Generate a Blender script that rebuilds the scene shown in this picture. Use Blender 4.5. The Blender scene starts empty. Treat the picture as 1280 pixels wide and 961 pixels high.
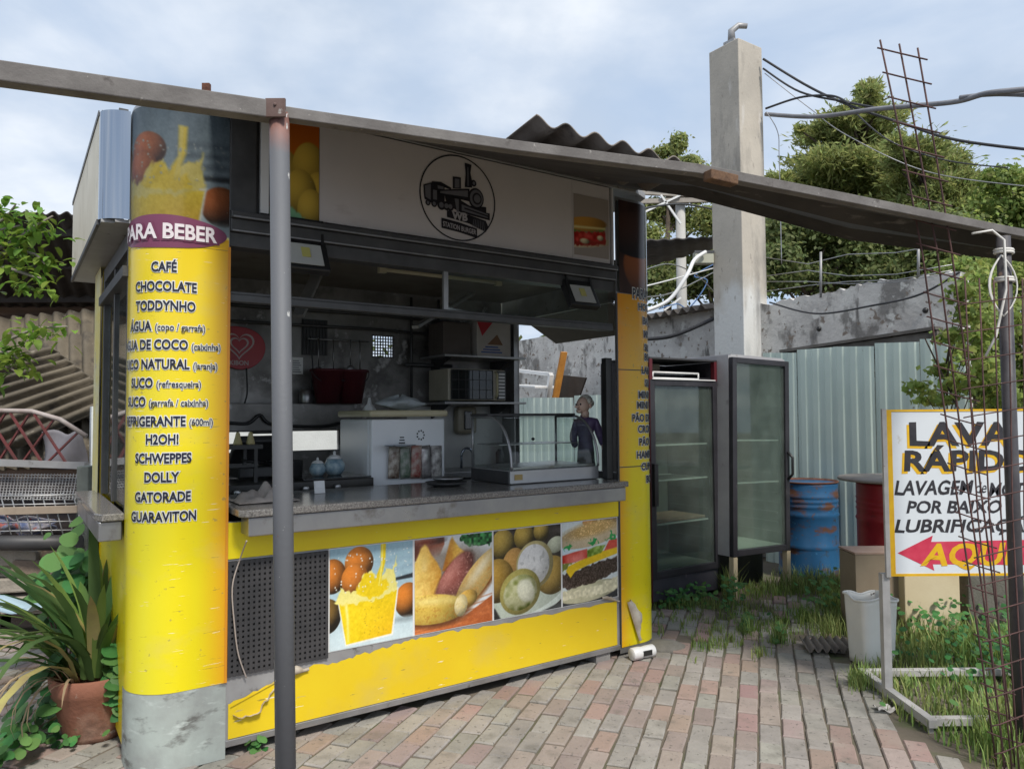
import bpy, bmesh, math, random
import numpy as np
from mathutils import Matrix, Vector

C = bpy.context.scene.collection
SC = bpy.context.scene
rnd = random.Random(7)
NR = np.random.RandomState(11)
PI = math.pi

# ------------------------------------------------------------------ camera
F, H = 920.0, 1.6
PITCH, ROLL = math.radians(2.4), math.radians(0.4)
cam = bpy.data.cameras.new('camera')
cam.sensor_fit = 'HORIZONTAL'; cam.sensor_width = 36; cam.lens = 36*F/1280
cam.clip_start = 0.05; cam.clip_end = 3000
co = bpy.data.objects.new('camera', cam); C.objects.link(co)
co.matrix_world = Matrix.Translation((0, 0, H)) @ Matrix.Rotation(PI/2+PITCH, 4, 'X') @ Matrix.Rotation(-ROLL, 4, 'Z')
SC.camera = co

# ------------------------------------------------------------------ sky, sun, exposure
SUN_EL, SUN_AZ = math.radians(52), math.radians(150)     # azimuth clockwise from +Y (view direction)
w = bpy.data.worlds.new('World'); SC.world = w; w.use_nodes = True
nt = w.node_tree; N = nt.nodes; L = nt.links
bg = N['Background']; bg.inputs['Strength'].default_value = 0.1
sky = N.new('ShaderNodeTexSky'); sky.sky_type = 'NISHITA'; sky.sun_disc = False
sky.sun_elevation = SUN_EL; sky.sun_rotation = SUN_AZ; sky.dust_density = 1.5; sky.air_density = 1.0
tc = N.new('ShaderNodeTexCoord')
sep = N.new('ShaderNodeSeparateXYZ'); L.new(tc.outputs['Generated'], sep.inputs[0])
zc = N.new('ShaderNodeMath'); zc.operation = 'MAXIMUM'; zc.inputs[1].default_value = 0.0; L.new(sep.outputs[2], zc.inputs[0])
za = N.new('ShaderNodeMath'); za.operation = 'ADD'; za.inputs[1].default_value = 0.22; L.new(zc.outputs[0], za.inputs[0])
dx = N.new('ShaderNodeMath'); dx.operation = 'DIVIDE'; L.new(sep.outputs[0], dx.inputs[0]); L.new(za.outputs[0], dx.inputs[1])
dy = N.new('ShaderNodeMath'); dy.operation = 'DIVIDE'; L.new(sep.outputs[1], dy.inputs[0]); L.new(za.outputs[0], dy.inputs[1])
cmb = N.new('ShaderNodeCombineXYZ'); L.new(dx.outputs[0], cmb.inputs[0]); L.new(dy.outputs[0], cmb.inputs[1])
cmb.inputs[2].default_value = 3.7
cn = N.new('ShaderNodeTexNoise'); cn.inputs['Scale'].default_value = 1.5; cn.inputs['Detail'].default_value = 9; cn.inputs['Roughness'].default_value = .55
cn.inputs['Distortion'].default_value = .35
L.new(cmb.outputs[0], cn.inputs['Vector'])
cr = N.new('ShaderNodeValToRGB'); cr.color_ramp.elements[0].position = .30; cr.color_ramp.elements[1].position = .58
L.new(cn.outputs['Fac'], cr.inputs[0])
cn2 = N.new('ShaderNodeTexNoise'); cn2.inputs['Scale'].default_value = 2.6; cn2.inputs['Detail'].default_value = 8
L.new(cmb.outputs[0], cn2.inputs['Vector'])
ccol = N.new('ShaderNodeMixRGB'); ccol.inputs[1].default_value = (3.5, 4.15, 5.1, 1); ccol.inputs[2].default_value = (6.1, 6.4, 6.8, 1)
cr2 = N.new('ShaderNodeValToRGB'); cr2.color_ramp.elements[0].position = .40; cr2.color_ramp.elements[1].position = .70
L.new(cn2.outputs['Fac'], cr2.inputs[0]); L.new(cr2.outputs[0], ccol.inputs[0])
base = N.new('ShaderNodeMixRGB'); base.inputs[0].default_value = .85; base.inputs[2].default_value = (3.5, 4.3, 5.5, 1)
L.new(sky.outputs[0], base.inputs[1])
cm = N.new('ShaderNodeMixRGB'); L.new(cr.outputs[0], cm.inputs[0]); L.new(base.outputs[0], cm.inputs[1]); L.new(ccol.outputs[0], cm.inputs[2])
L.new(cm.outputs[0], bg.inputs['Color'])
sun = bpy.data.lights.new('sun', 'SUN'); sun.energy = 2.5; sun.angle = math.radians(10); sun.color = (1, .95, .87)
so = bpy.data.objects.new('sun', sun); C.objects.link(so)
sd = Vector((math.sin(SUN_AZ)*math.cos(SUN_EL), math.cos(SUN_AZ)*math.cos(SUN_EL), math.sin(SUN_EL)))
so.rotation_euler = sd.to_track_quat('Z', 'Y').to_euler(); so.location = sd*30
SC.view_settings.view_transform = 'Standard'; SC.view_settings.look = 'None'
SC.view_settings.exposure = 0.68; SC.view_settings.gamma = 1.0; SC.view_settings.use_curve_mapping = False
SC.render.engine = 'CYCLES'
SC.cycles.max_bounces = 6; SC.cycles.transparent_max_bounces = 16; SC.cycles.use_denoising = True
SC.cycles.caustics_reflective = False; SC.cycles.caustics_refractive = False
SC.cycles.sample_clamp_indirect = 6

# ------------------------------------------------------------------ geometry of the view (photo pixels -> points of the place)
def ray(px, py):
    x, y = (px-640)/F, -(py-480.5)/F
    c, s = math.cos(ROLL), math.sin(ROLL)
    x, y = x*c+y*s, -x*s+y*c
    return Vector((x, math.cos(PITCH)-y*math.sin(PITCH), math.sin(PITCH)+y*math.cos(PITCH)))
CP = Vector((0, 0, H))
A = math.radians(34.28)
U = Vector((math.cos(A), math.sin(A), 0)); V = Vector((-math.sin(A), math.cos(A), 0))
P0 = Vector((-1.362, 3.53, 0))
def K(t, s, z): return P0+U*t+V*s+Vector((0, 0, z))
def kS(px, py, s):
    d = ray(px, py); p = CP+d*(((P0+V*s-CP).dot(V))/d.dot(V)); return ((p-P0).dot(U), p.z)
def kT(px, py, t):
    d = ray(px, py); p = CP+d*(((P0+U*t-CP).dot(U))/d.dot(U)); return ((p-P0).dot(V), p.z)
def gz(px, py, z=0.0):
    d = ray(px, py); return CP+d*((z-H)/d.z)
def at(px, py, Y):
    d = ray(px, py); return CP+d*(Y/d.y)

# ------------------------------------------------------------------ mesh builder
class MB:
    def __init__(s): s.v = []; s.f = []; s.m = []; s.sm = []
    def add(s, vs, fs, mi=0, smooth=False):
        o = len(s.v); s.v += [tuple(v) for v in vs]
        for f in fs: s.f.append(tuple(i+o for i in f)); s.m.append(mi); s.sm.append(smooth)
        return s
    def box(s, x0, x1, y0, y1, z0, z1, mi=0, M=None):
        vs = [(x, y, z) for z in (z0, z1) for y in (y0, y1) for x in (x0, x1)]
        if M is not None: vs = [M @ Vector(v) for v in vs]
        return s.add(vs, [(0, 2, 3, 1), (4, 5, 7, 6), (0, 1, 5, 4), (2, 6, 7, 3), (0, 4, 6, 2), (1, 3, 7, 5)], mi)
    def bar(s, a, b, wx, wy, mi=0, up=Vector((0, 0, 1))):
        a = Vector(a); b = Vector(b); d = (b-a); l = d.length; d.normalize()
        if abs(d.dot(up)) > .98: up = Vector((0, 1, 0))
        x = d.cross(up).normalized(); y = x.cross(d).normalized()
        vs = [p+x*sx*wx/2+y*sy*wy/2 for p in (a, b) for sy in (-1, 1) for sx in (-1, 1)]
        return s.add(vs, [(0, 2, 3, 1), (4, 5, 7, 6), (0, 1, 5, 4), (2, 6, 7, 3), (0, 4, 6, 2), (1, 3, 7, 5)], mi)
    def tube(s, pts, r, seg=8, mi=0, cap=True, r2=None):
        pts = [Vector(p) for p in pts]; n = len(pts); vs = []; fs = []
        ref = None
        for i, p in enumerate(pts):
            d = (pts[min(i+1, n-1)]-pts[max(i-1, 0)])
            if d.length < 1e-9: d = Vector((0, 0, 1))
            d.normalize()
            if ref is None: ref = Vector((0, 0, 1)) if abs(d.z) < .9 else Vector((1, 0, 0))
            x = d.cross(ref).normalized(); y = x.cross(d).normalized(); ref = y
            rr = r if r2 is None else r+(r2-r)*i/(n-1)
            for k in range(seg):
                a = 2*PI*k/seg; vs.append(p+x*math.cos(a)*rr+y*math.sin(a)*rr)
        for i in range(n-1):
            for k in range(seg):
                a, b = i*seg+k, i*seg+(k+1) % seg
                fs.append((a, b, b+seg, a+seg))
        s.add(vs, fs, mi, True)
        if cap and seg > 2:
            o = len(s.v)-len(vs)
            s.f.append(tuple(o+k for k in reversed(range(seg)))); s.m.append(mi); s.sm.append(False)
            s.f.append(tuple(o+(n-1)*seg+k for k in range(seg))); s.m.append(mi); s.sm.append(False)
        return s
    def lathe(s, prof, c=(0, 0, 0), seg=24, mi=0, smooth=True, M=None):
        vs = []; fs = []; n = len(prof)
        for (r, z) in prof:
            for k in range(seg):
                a = 2*PI*k/seg; p = Vector((c[0]+r*math.cos(a), c[1]+r*math.sin(a), c[2]+z))
                vs.append(M @ p if M is not None else p)
        for i in range(n-1):
            for k in range(seg):
                a, b = i*seg+k, i*seg+(k+1) % seg
                fs.append((a, b, b+seg, a+seg))
        fs.append(tuple(reversed(range(seg)))); fs.append(tuple((n-1)*seg+k for k in range(seg)))
        return s.add(vs, fs, mi, smooth)
    def ball(s, c, r, seg=12, rings=8, mi=0, M=None):
        rx, ry, rz = r if isinstance(r, (tuple, list)) else (r, r, r)
        vs = []; fs = []
        for i in range(rings+1):
            ph = PI*i/rings
            for k in range(seg):
                a = 2*PI*k/seg
                p = Vector((rx*math.sin(ph)*math.cos(a), ry*math.sin(ph)*math.sin(a), -rz*math.cos(ph)))
                if M is not None: p = M @ p
                vs.append(p+Vector(c))
        for i in range(rings):
            for k in range(seg):
                a, b = i*seg+k, i*seg+(k+1) % seg
                fs.append((a, b, b+seg, a+seg))
        return s.add(vs, fs, mi, True)
    def prism(s, pts, d, mi=0):
        """closed outline pts (3D, planar) pushed by vector d"""
        d = Vector(d); n = len(pts); a = [Vector(p) for p in pts]; b = [p+d for p in a]
        fs = [tuple(reversed(range(n))), tuple(range(n, 2*n))]+[(i, (i+1) % n, n+(i+1) % n, n+i) for i in range(n)]
        return s.add(a+b, fs, mi)
    def grid(s, fn, nu, nv, mi=0, smooth=True):
        vs = [fn(i/nu, j/nv) for j in range(nv+1) for i in range(nu+1)]
        fs = [(j*(nu+1)+i, j*(nu+1)+i+1, (j+1)*(nu+1)+i+1, (j+1)*(nu+1)+i) for j in range(nv) for i in range(nu)]
        return s.add(vs, fs, mi, smooth)
    def build(s, name, mats, parent=None, bevel=0, solid=0, fixn=False):
        me = bpy.data.meshes.new(name); me.from_pydata(s.v, [], s.f)
        if not isinstance(mats, (list, tuple)): mats = [mats]
        for m in mats: me.materials.append(m)
        me.polygons.foreach_set('material_index', s.m); me.polygons.foreach_set('use_smooth', s.sm)
        if fixn:
            b = bmesh.new(); b.from_mesh(me); bmesh.ops.recalc_face_normals(b, faces=b.faces[:]); b.to_mesh(me); b.free()
        me.update()
        o = bpy.data.objects.new(name, me); C.objects.link(o)
        if parent is not None: o.parent = parent
        if solid:
            md = o.modifiers.new('thick', 'SOLIDIFY'); md.thickness = solid; md.offset = 0
        if bevel:
            md = o.modifiers.new('bevel', 'BEVEL'); md.width = bevel; md.segments = 2; md.limit_method = 'ANGLE'; md.angle_limit = math.radians(40)
        return o

def _split(s, name, mats, parent=None, bevel=0, solid=0):
    n = len(s.v); par = list(range(n))
    def find(a):
        while par[a] != a: par[a] = par[par[a]]; a = par[a]
        return a
    for f in s.f:
        r0 = find(f[0])
        for v in f[1:]: par[find(v)] = r0
    grp = {}
    for i, f in enumerate(s.f): grp.setdefault(find(f[0]), []).append(i)
    out = []
    for ids in grp.values():
        m = MB(); mp = {}
        for i in ids:
            for v in s.f[i]:
                if v not in mp: mp[v] = len(m.v); m.v.append(s.v[v])
            m.f.append(tuple(mp[v] for v in s.f[i])); m.m.append(s.m[i]); m.sm.append(s.sm[i])
        out.append(m.build(name, mats, parent, bevel, solid))
    return out
MB.split = _split
def thing(name, label, cat, loc=(0, 0, 0), rz=0.0, group=None):
    o = bpy.data.objects.new(name, None); C.objects.link(o); o.empty_display_size = .1
    o.location = loc; o.rotation_euler = (0, 0, rz); o['label'] = label; o['category'] = cat
    if group: o['group'] = group
    return o
def tag(o, label, cat, group=None):
    o['label'] = label; o['category'] = cat
    if group: o['group'] = group
    return o
def struct(o, kind='structure'): o['kind'] = kind; return o
def kthing(name, label, cat, t, s, z, group=None, rz=0.0): return thing(name, label, cat, K(t, s, z), A+rz, group)

# ------------------------------------------------------------------ materials
def lin(c):
    out = []
    for x in c[:3]:
        x = x/255.0
        out.append(x/12.92 if x <= .04045 else ((x+.055)/1.055)**2.4)
    return tuple(out)+(1,)
def M(name, c1, c2=None, scale=4, rough=.6, metal=0, bump=0, bscale=60, stretch=(1, 1, 1), spots=None, spec=.5, coat=0, detail=6,
      lo=.35, hi=.65, rvar=0, attr=None, isl=0, trans=0, coord='Object', zmix=None):
    """procedural surface: two own colours mixed by noise, optional spots=(colour, scale, threshold, softness, stretch) layers"""
    m = bpy.data.materials.new(name); m.use_nodes = True
    n = m.node_tree.nodes; l = m.node_tree.links; b = n['Principled BSDF']
    b.inputs['Roughness'].default_value = rough; b.inputs['Metallic'].default_value = metal
    b.inputs['Specular IOR Level'].default_value = spec; b.inputs['Coat Weight'].default_value = coat
    b.inputs['Coat Roughness'].default_value = .12
    tcn = n.new('ShaderNodeTexCoord')
    def mapped(st):
        mp = n.new('ShaderNodeMapping'); mp.inputs['Scale'].default_value = st; l.new(tcn.outputs[coord], mp.inputs[0]); return mp.outputs[0]
    def noise(sc, st, det=6):
        t = n.new('ShaderNodeTexNoise'); t.inputs['Scale'].default_value = sc; t.inputs['Detail'].default_value = det
        t.inputs['Roughness'].default_value = .6; l.new(mapped(st), t.inputs['Vector']); return t
    def ramp(src, a, z):
        r = n.new('ShaderNodeValToRGB'); r.color_ramp.elements[0].position = a; r.color_ramp.elements[1].position = z; l.new(src, r.inputs[0]); return r.outputs[0]
    def rgb(c):
        r = n.new('ShaderNodeRGB'); r.outputs[0].default_value = c; return r.outputs[0]
    def mix(f, a, c, mode='MIX'):
        x = n.new('ShaderNodeMixRGB'); x.blend_type = mode
        if isinstance(f, (int, float)): x.inputs[0].default_value = f
        else: l.new(f, x.inputs[0])
        l.new(a, x.inputs[1]); l.new(c, x.inputs[2]); return x.outputs[0]
    full = lambda c: c if len(c) == 4 else tuple(c)+(1,)
    if attr:
        at_ = n.new('ShaderNodeAttribute'); at_.attribute_name = attr; col = at_.outputs['Color']
    else:
        col = rgb(full(c1))
        if c2 is not None:
            nz = noise(scale, stretch, detail); col = mix(ramp(nz.outputs['Fac'], lo, hi), col, rgb(full(c2)))
    if isl:
        g = n.new('ShaderNodeNewGeometry'); hs = n.new('ShaderNodeHueSaturation')
        mr = n.new('ShaderNodeMapRange'); mr.inputs[3].default_value = 1-isl; mr.inputs[4].default_value = 1+isl
        l.new(g.outputs['Random Per Island'], mr.inputs[0]); l.new(mr.outputs[0], hs.inputs['Value'])
        w2 = n.new('ShaderNodeTexWhiteNoise'); w2.noise_dimensions = '1D'; l.new(g.outputs['Random Per Island'], w2.inputs['W'])
        mh = n.new('ShaderNodeMapRange'); mh.inputs[3].default_value = .47; mh.inputs[4].default_value = .53
        l.new(w2.outputs[0], mh.inputs[0]); l.new(mh.outputs[0], hs.inputs['Hue'])
        l.new(col, hs.inputs['Color']); col = hs.outputs[0]
    if zmix:
        c, z0, z1, amt = zmix; sx = n.new('ShaderNodeSeparateXYZ'); l.new(tcn.outputs['Object'], sx.inputs[0]); nz = noise(3.5, (1, 1, .5), 8)
        m1 = n.new('ShaderNodeMath'); m1.operation = 'MULTIPLY_ADD'; m1.inputs[1].default_value = amt; l.new(nz.outputs['Fac'], m1.inputs[0]); l.new(sx.outputs[2], m1.inputs[2])
        mr = n.new('ShaderNodeMapRange'); mr.inputs[1].default_value = z0+amt*.5; mr.inputs[2].default_value = z1+amt*.5; mr.inputs[3].default_value = 1; mr.inputs[4].default_value = 0
        l.new(m1.outputs[0], mr.inputs[0]); col = mix(mr.outputs[0], col, rgb(full(c)))
    for sp in (spots or []):
        c, sc, th, sf = sp[:4]; st = sp[4] if len(sp) > 4 else (1, 1, 1); amt = sp[5] if len(sp) > 5 else 1
        nz = noise(sc, st, 8); f = ramp(nz.outputs['Fac'], th, min(th+sf, 1))
        if amt < 1:
            mm = n.new('ShaderNodeMath'); mm.operation = 'MULTIPLY'; mm.inputs[1].default_value = amt; l.new(f, mm.inputs[0]); f = mm.outputs[0]
        col = mix(f, col, rgb(full(c)))
    l.new(col, b.inputs['Base Color'])
    if rvar:
        nz = noise(scale*2, stretch); mr = n.new('ShaderNodeMapRange'); mr.inputs[3].default_value = max(rough-rvar, .03); mr.inputs[4].default_value = min(rough+rvar, 1)
        l.new(nz.outputs['Fac'], mr.inputs[0]); l.new(mr.outputs[0], b.inputs['Roughness'])
    if bump:
        nz = noise(bscale, (1, 1, 1), 8); bp = n.new('ShaderNodeBump'); bp.inputs['Strength'].default_value = bump; bp.inputs['Distance'].default_value = .02
        l.new(nz.outputs['Fac'], bp.inputs['Height']); l.new(bp.outputs[0], b.inputs['Normal'])
    if trans:
        out = n['Material Output']; tr = n.new('ShaderNodeBsdfTranslucent'); l.new(col, tr.inputs[0])
        ms = n.new('ShaderNodeMixShader'); ms.inputs[0].default_value = trans; l.new(b.outputs[0], ms.inputs[1]); l.new(tr.outputs[0], ms.inputs[2]); l.new(ms.outputs[0], out.inputs[0])
    return m
def glass(name, tint=(.85, .92, .9), refl=1.0, dirt=0.0, dcol=(.5, .52, .5)):
    m = bpy.data.materials.new(name); m.use_nodes = True
    n = m.node_tree.nodes; l = m.node_tree.links; out = n['Material Output']; n.remove(n['Principled BSDF'])
    t = n.new('ShaderNodeBsdfTransparent'); t.inputs[0].default_value = tint+(1,)
    g = n.new('ShaderNodeBsdfGlossy'); g.inputs['Roughness'].default_value = .03; g.inputs[0].default_value = (refl, refl, refl, 1)
    lw = n.new('ShaderNodeLayerWeight'); pw_ = n.new('ShaderNodeMath'); pw_.operation = 'POWER'; pw_.inputs[1].default_value = 5; l.new(lw.outputs['Facing'], pw_.inputs[0]); fr = n.new('ShaderNodeMath'); fr.operation = 'MULTIPLY_ADD'; fr.inputs[1].default_value = .94; fr.inputs[2].default_value = .045; l.new(pw_.outputs[0], fr.inputs[0])
    mx = n.new('ShaderNodeMixShader'); l.new(fr.outputs[0], mx.inputs[0]); l.new(t.outputs[0], mx.inputs[1]); l.new(g.outputs[0], mx.inputs[2])
    d = n.new('ShaderNodeBsdfDiffuse'); d.inputs[0].default_value = dcol+(1,)
    tcn = n.new('ShaderNodeTexCoord'); nz = n.new('ShaderNodeTexNoise'); nz.inputs['Scale'].default_value = 5; nz.inputs['Detail'].default_value = 7; l.new(tcn.outputs['Object'], nz.inputs['Vector'])
    mm = n.new('ShaderNodeMath'); mm.operation = 'MULTIPLY'; mm.inputs[1].default_value = dirt; l.new(nz.outputs['Fac'], mm.inputs[0])
    m2 = n.new('ShaderNodeMixShader'); l.new(mm.outputs[0], m2.inputs[0]); l.new(mx.outputs[0], m2.inputs[1]); l.new(d.outputs[0], m2.inputs[2])
    l.new(m2.outputs[0], out.inputs[0]); return m

YEL = (.80, .66, .008); YEL2 = (.78, .56, .008)
m_yellow = M('yellow_vinyl', YEL, YEL2, 1.5, .32, spots=[((.55, .42, .12), 7, .66, .02, (1, 1, 6)), ((.8, .76, .6), 16, .70, .015, (1.6, 1.6, 14), .8), ((.2, .16, .05), 30, .72, .02, (1, 1, 5), .7)], bump=.03, bscale=20)
m_yellow2 = M('golden_vinyl', (.76, .56, .015), (.72, .50, .013), 1.5, .35, spots=[((.55, .42, .12), 7, .66, .02, (1, 1, 6)), ((.8, .76, .6), 6, .665, .015, (1.2, 1.2, 9), .8), ((.2, .16, .05), 9, .665, .02, (1, 1, 6), .7), ((.5, .4, .15), 2.2, .55, .2, (1, 1, 1), .35)], bump=.03, bscale=20)
m_steel = M('brushed_steel', (.42, .42, .42), (.3, .3, .31), 3, .32, .85, spots=[((.2, .18, .16), 5, .6, .1)], rvar=.12)
m_gsteel = M('grey_sheet_metal', (.36, .36, .36), (.28, .27, .27), 5, .5, .3, spots=[((.16, .15, .14), 9, .62, .06), ((.25, .15, .09), 22, .7, .04)])
m_dark = M('dark_metal', (.03, .03, .032), (.05, .048, .05), 6, .5)
m_black = M('black_plastic', (.012, .012, .013), (.022, .022, .022), 8, .4)
m_darkgrey = M('charcoal_trim', (.09, .09, .09), (.06, .06, .062), 6, .45, .4, spots=[((.2, .19, .18), 14, .68, .05)])
m_alu = M('worn_aluminium', (.4, .4, .41), (.3, .3, .3), 6, .38, .7, spots=[((.16, .15, .14), 10, .62, .1)])
m_chrome = M('polished_metal', (.36, .40, .46), None, rough=.12, metal=1)
m_granite = M('granite', (.27, .255, .24), (.10, .095, .09), 120, .18, spots=[((.44, .42, .40), 170, .62, .03), ((.05, .05, .05), 140, .63, .03)], detail=3)
m_white = M('white_plastic', (.72, .72, .72), (.66, .66, .65), 4, .4, spots=[((.5, .48, .44), 7, .64, .1, (1, 1, 1), .5)])
m_sign = M('sign_acrylic', (.60, .565, .56), (.645, .60, .59), 3, .35, spots=[((.36, .31, .30), 4, .62, .2, (1, 1, 2), .6)])
m_cream = M('cream_paint', (.62, .53, .36), (.55, .45, .29), 3, .6, spots=[((.3, .24, .16), 6, .65, .1)], bump=.05)
m_ink = M('dark_blue_ink', (.012, .014, .035), None, rough=.4)
m_inkblack = M('black_ink', (.01, .009, .014), None, rough=.45)
m_inkgrey = M('grey_ink', (.14, .14, .16), None, rough=.45)
m_halo = M('white_ink', (.75, .76, .72), None, rough=.4)
m_purple = M('purple_ink', (.17, .04, .09), None, rough=.4)
m_print = M('printed_vinyl', (1, 1, 1), None, rough=.3, attr='Col', spots=[((.6, .6, .58), 26, .71, .01, (1, 1, 7), .6)])
m_yprint = M('yellow_print', (1, 1, 1), None, rough=.28, attr='Col', spots=[((.8, .78, .62), 7, .665, .012, (1, 1, 16), .8), ((.3, .22, .05), 7, .67, .012, (1, 1, 12), .75), ((.55, .46, .22), 2.5, .54, .2, (1, 1, 1.5), .35), ((.24, .2, .1), 30, .66, .03, (1, 1, 1), .5)], bump=.02, bscale=14)
m_zinc = M('smeared_primer', (.40, .45, .42), (.26, .27, .26), 3.2, .65, spots=[((.13, .13, .12), 4.5, .53, .10, (1, 1, 2.2)), ((.50, .55, .52), 7, .57, .1, (1, 1, 3))], bump=.08, bscale=30)
m_orange = M('orange_edge', (.70, .28, .02), None, rough=.4)
m_inwall = M('stained_steel_wall', (.27, .258, .245), (.14, .133, .126), 3, .38, .3, spots=[((.05, .045, .04), 2.5, .5, .16), ((.42, .41, .40), 5, .60, .07)], rvar=.15)
m_intile = M('pale_wall_board', (.6, .6, .58), (.5, .5, .48), 3, .6)
m_ceiling = M('stained_ceiling', (.24, .225, .2), (.15, .135, .12), 3, .6, spots=[((.12, .1, .08), 4, .6, .15)])
m_redpl = M('red_plastic', (.46, .012, .022), (.38, .01, .018), 4, .35)
m_maroon = M('maroon_plastic', (.09, .012, .018), (.06, .01, .014), 5, .5)
m_glass = glass('clear_glass', (.88, .94, .92), .9, .05)
m_fridgeglass = glass('dusty_glass', (.86, .93, .89), 1.0, .14, (.40, .47, .43))
m_tint = glass('tinted_glass', (.25, .28, .3), .9, .05)

# ------------------------------------------------------------------ painted prints (numpy painting -> colour attribute on a fine grid)
def vnoise(w_, h_, cells, seed):
    r = np.random.RandomState(seed); g = r.rand(cells+2, cells+2)
    y = np.linspace(0, cells, h_)[:, None]; x = np.linspace(0, cells, w_)[None, :]
    yi = y.astype(int); xi = x.astype(int); fy = y-yi; fx = x-xi
    fy = fy*fy*(3-2*fy); fx = fx*fx*(3-2*fx)
    return (g[yi, xi]*(1-fx)+g[yi, xi+1]*fx)*(1-fy)+(g[yi+1, xi]*(1-fx)+g[yi+1, xi+1]*fx)*fy
class Cv:
    def __init__(s, w_, h_, col, asp=1.0):
        s.w, s.h = w_, h_; s.a = np.zeros((h_, w_, 3))+np.array(col, float)
        s.x, s.y = np.meshgrid(np.linspace(0, 1, w_), np.linspace(0, asp, h_)); s.px = 1.0/w_
    def n(s, cells, seed): return vnoise(s.w, s.h, cells, seed)
    def put(s, mask, col): s.a = s.a*(1-mask[..., None])+np.asarray(col, float)*mask[..., None]
    def vgrad(s, c0, c1):
        t = (s.y/s.y.max())[..., None]; s.a = np.array(c0, float)*(1-t)+np.array(c1, float)*t
    def ell(s, cx, cy, rx, ry, col, rot=0, shade=.5, lx=-.35, ly=.45, soft=1.5, speck=None, seed=1):
        c, n_ = math.cos(math.radians(rot)), math.sin(math.radians(rot))
        dx_, dy_ = s.x-cx, s.y-cy; u = (dx_*c+dy_*n_)/rx; v = (-dx_*n_+dy_*c)/ry
        r = np.sqrt(u*u+v*v); m = np.clip((1-r)*min(rx, ry)/(soft*s.px)+.5, 0, 1)
        X, Y = dx_/max(rx, ry), dy_/max(rx, ry)
        lit = 1-shade*np.clip((X-lx)**2+(Y-ly)**2, 0, 1.8)/1.4
        colr = np.array(col, float)*np.clip(lit, .15, 1.05)[..., None]
        if speck is not None:
            q = (s.n(60, seed) > .62)[..., None]*s.n(24, seed+1)[..., None]; colr = colr*(1-.6*q)+np.array(speck, float)*.6*q
        s.put(m, np.clip(colr, 0, 255))
        return m
    def poly(s, pts, col, soft=1.2, jit=0, seed=3):
        x, y = s.x, s.y
        if jit: x = x+(s.n(26, seed)-.5)*jit; y = y+(s.n(26, seed+5)-.5)*jit
        ins = np.zeros(s.x.shape, bool); d = np.full(s.x.shape, 9.0); n_ = len(pts)
        for i in range(n_):
            x0, y0 = pts[i]; x1, y1 = pts[(i+1) % n_]
            if y0 != y1:
                cr_ = ((y0 > y) != (y1 > y)) & (x < (x1-x0)*(y-y0)/(y1-y0)+x0); ins ^= cr_
            ex, ey = x1-x0, y1-y0; tt = np.clip(((x-x0)*ex+(y-y0)*ey)/(ex*ex+ey*ey+1e-12), 0, 1)
            d = np.minimum(d, np.hypot(x-x0-tt*ex, y-y0-tt*ey))
        m = np.clip(np.where(ins, d, -d)/(soft*s.px)+.5, 0, 1)
        s.put(m, col if np.ndim(col) > 1 else np.array(col, float)); return m
    def dots(s, n_, box, r, col, seed=5):
        q = random.Random(seed)
        for _ in range(n_):
            s.ell(q.uniform(box[0], box[1]), q.uniform(box[2], box[3]), r*q.uniform(.5, 1.3), r*q.uniform(.5, 1.3), col, shade=.1)
    def linear(s):
        c = np.clip(s.a, 0, 255)/255.0
        return np.where(c <= .04045, c/12.92, ((c+.055)/1.055)**2.4)
def print_mesh(name, cv, fn, mat, parent):
    """fn(x01, y01) -> point"""
    h_, w_ = cv.h, cv.w
    vs = [tuple(fn(i/(w_-1), j/(h_-1))) for j in range(h_) for i in range(w_)]
    idx = np.arange(w_*h_).reshape(h_, w_)
    fs = np.stack([idx[:-1, :-1], idx[:-1, 1:], idx[1:, 1:], idx[1:, :-1]], -1).reshape(-1, 4)
    me = bpy.data.meshes.new(name); me.from_pydata(vs, [], fs.tolist()); me.materials.append(mat)
    at_ = me.color_attributes.new('Col', 'FLOAT_COLOR', 'POINT')
    col = np.ones((h_*w_, 4)); col[:, :3] = cv.linear().reshape(-1, 3); at_.data.foreach_set('color', col.astype(np.float32).ravel())
    me.polygons.foreach_set('use_smooth', [True]*len(me.polygons)); me.update()
    o = bpy.data.objects.new(name, me); C.objects.link(o); o.parent = parent; return o

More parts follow.
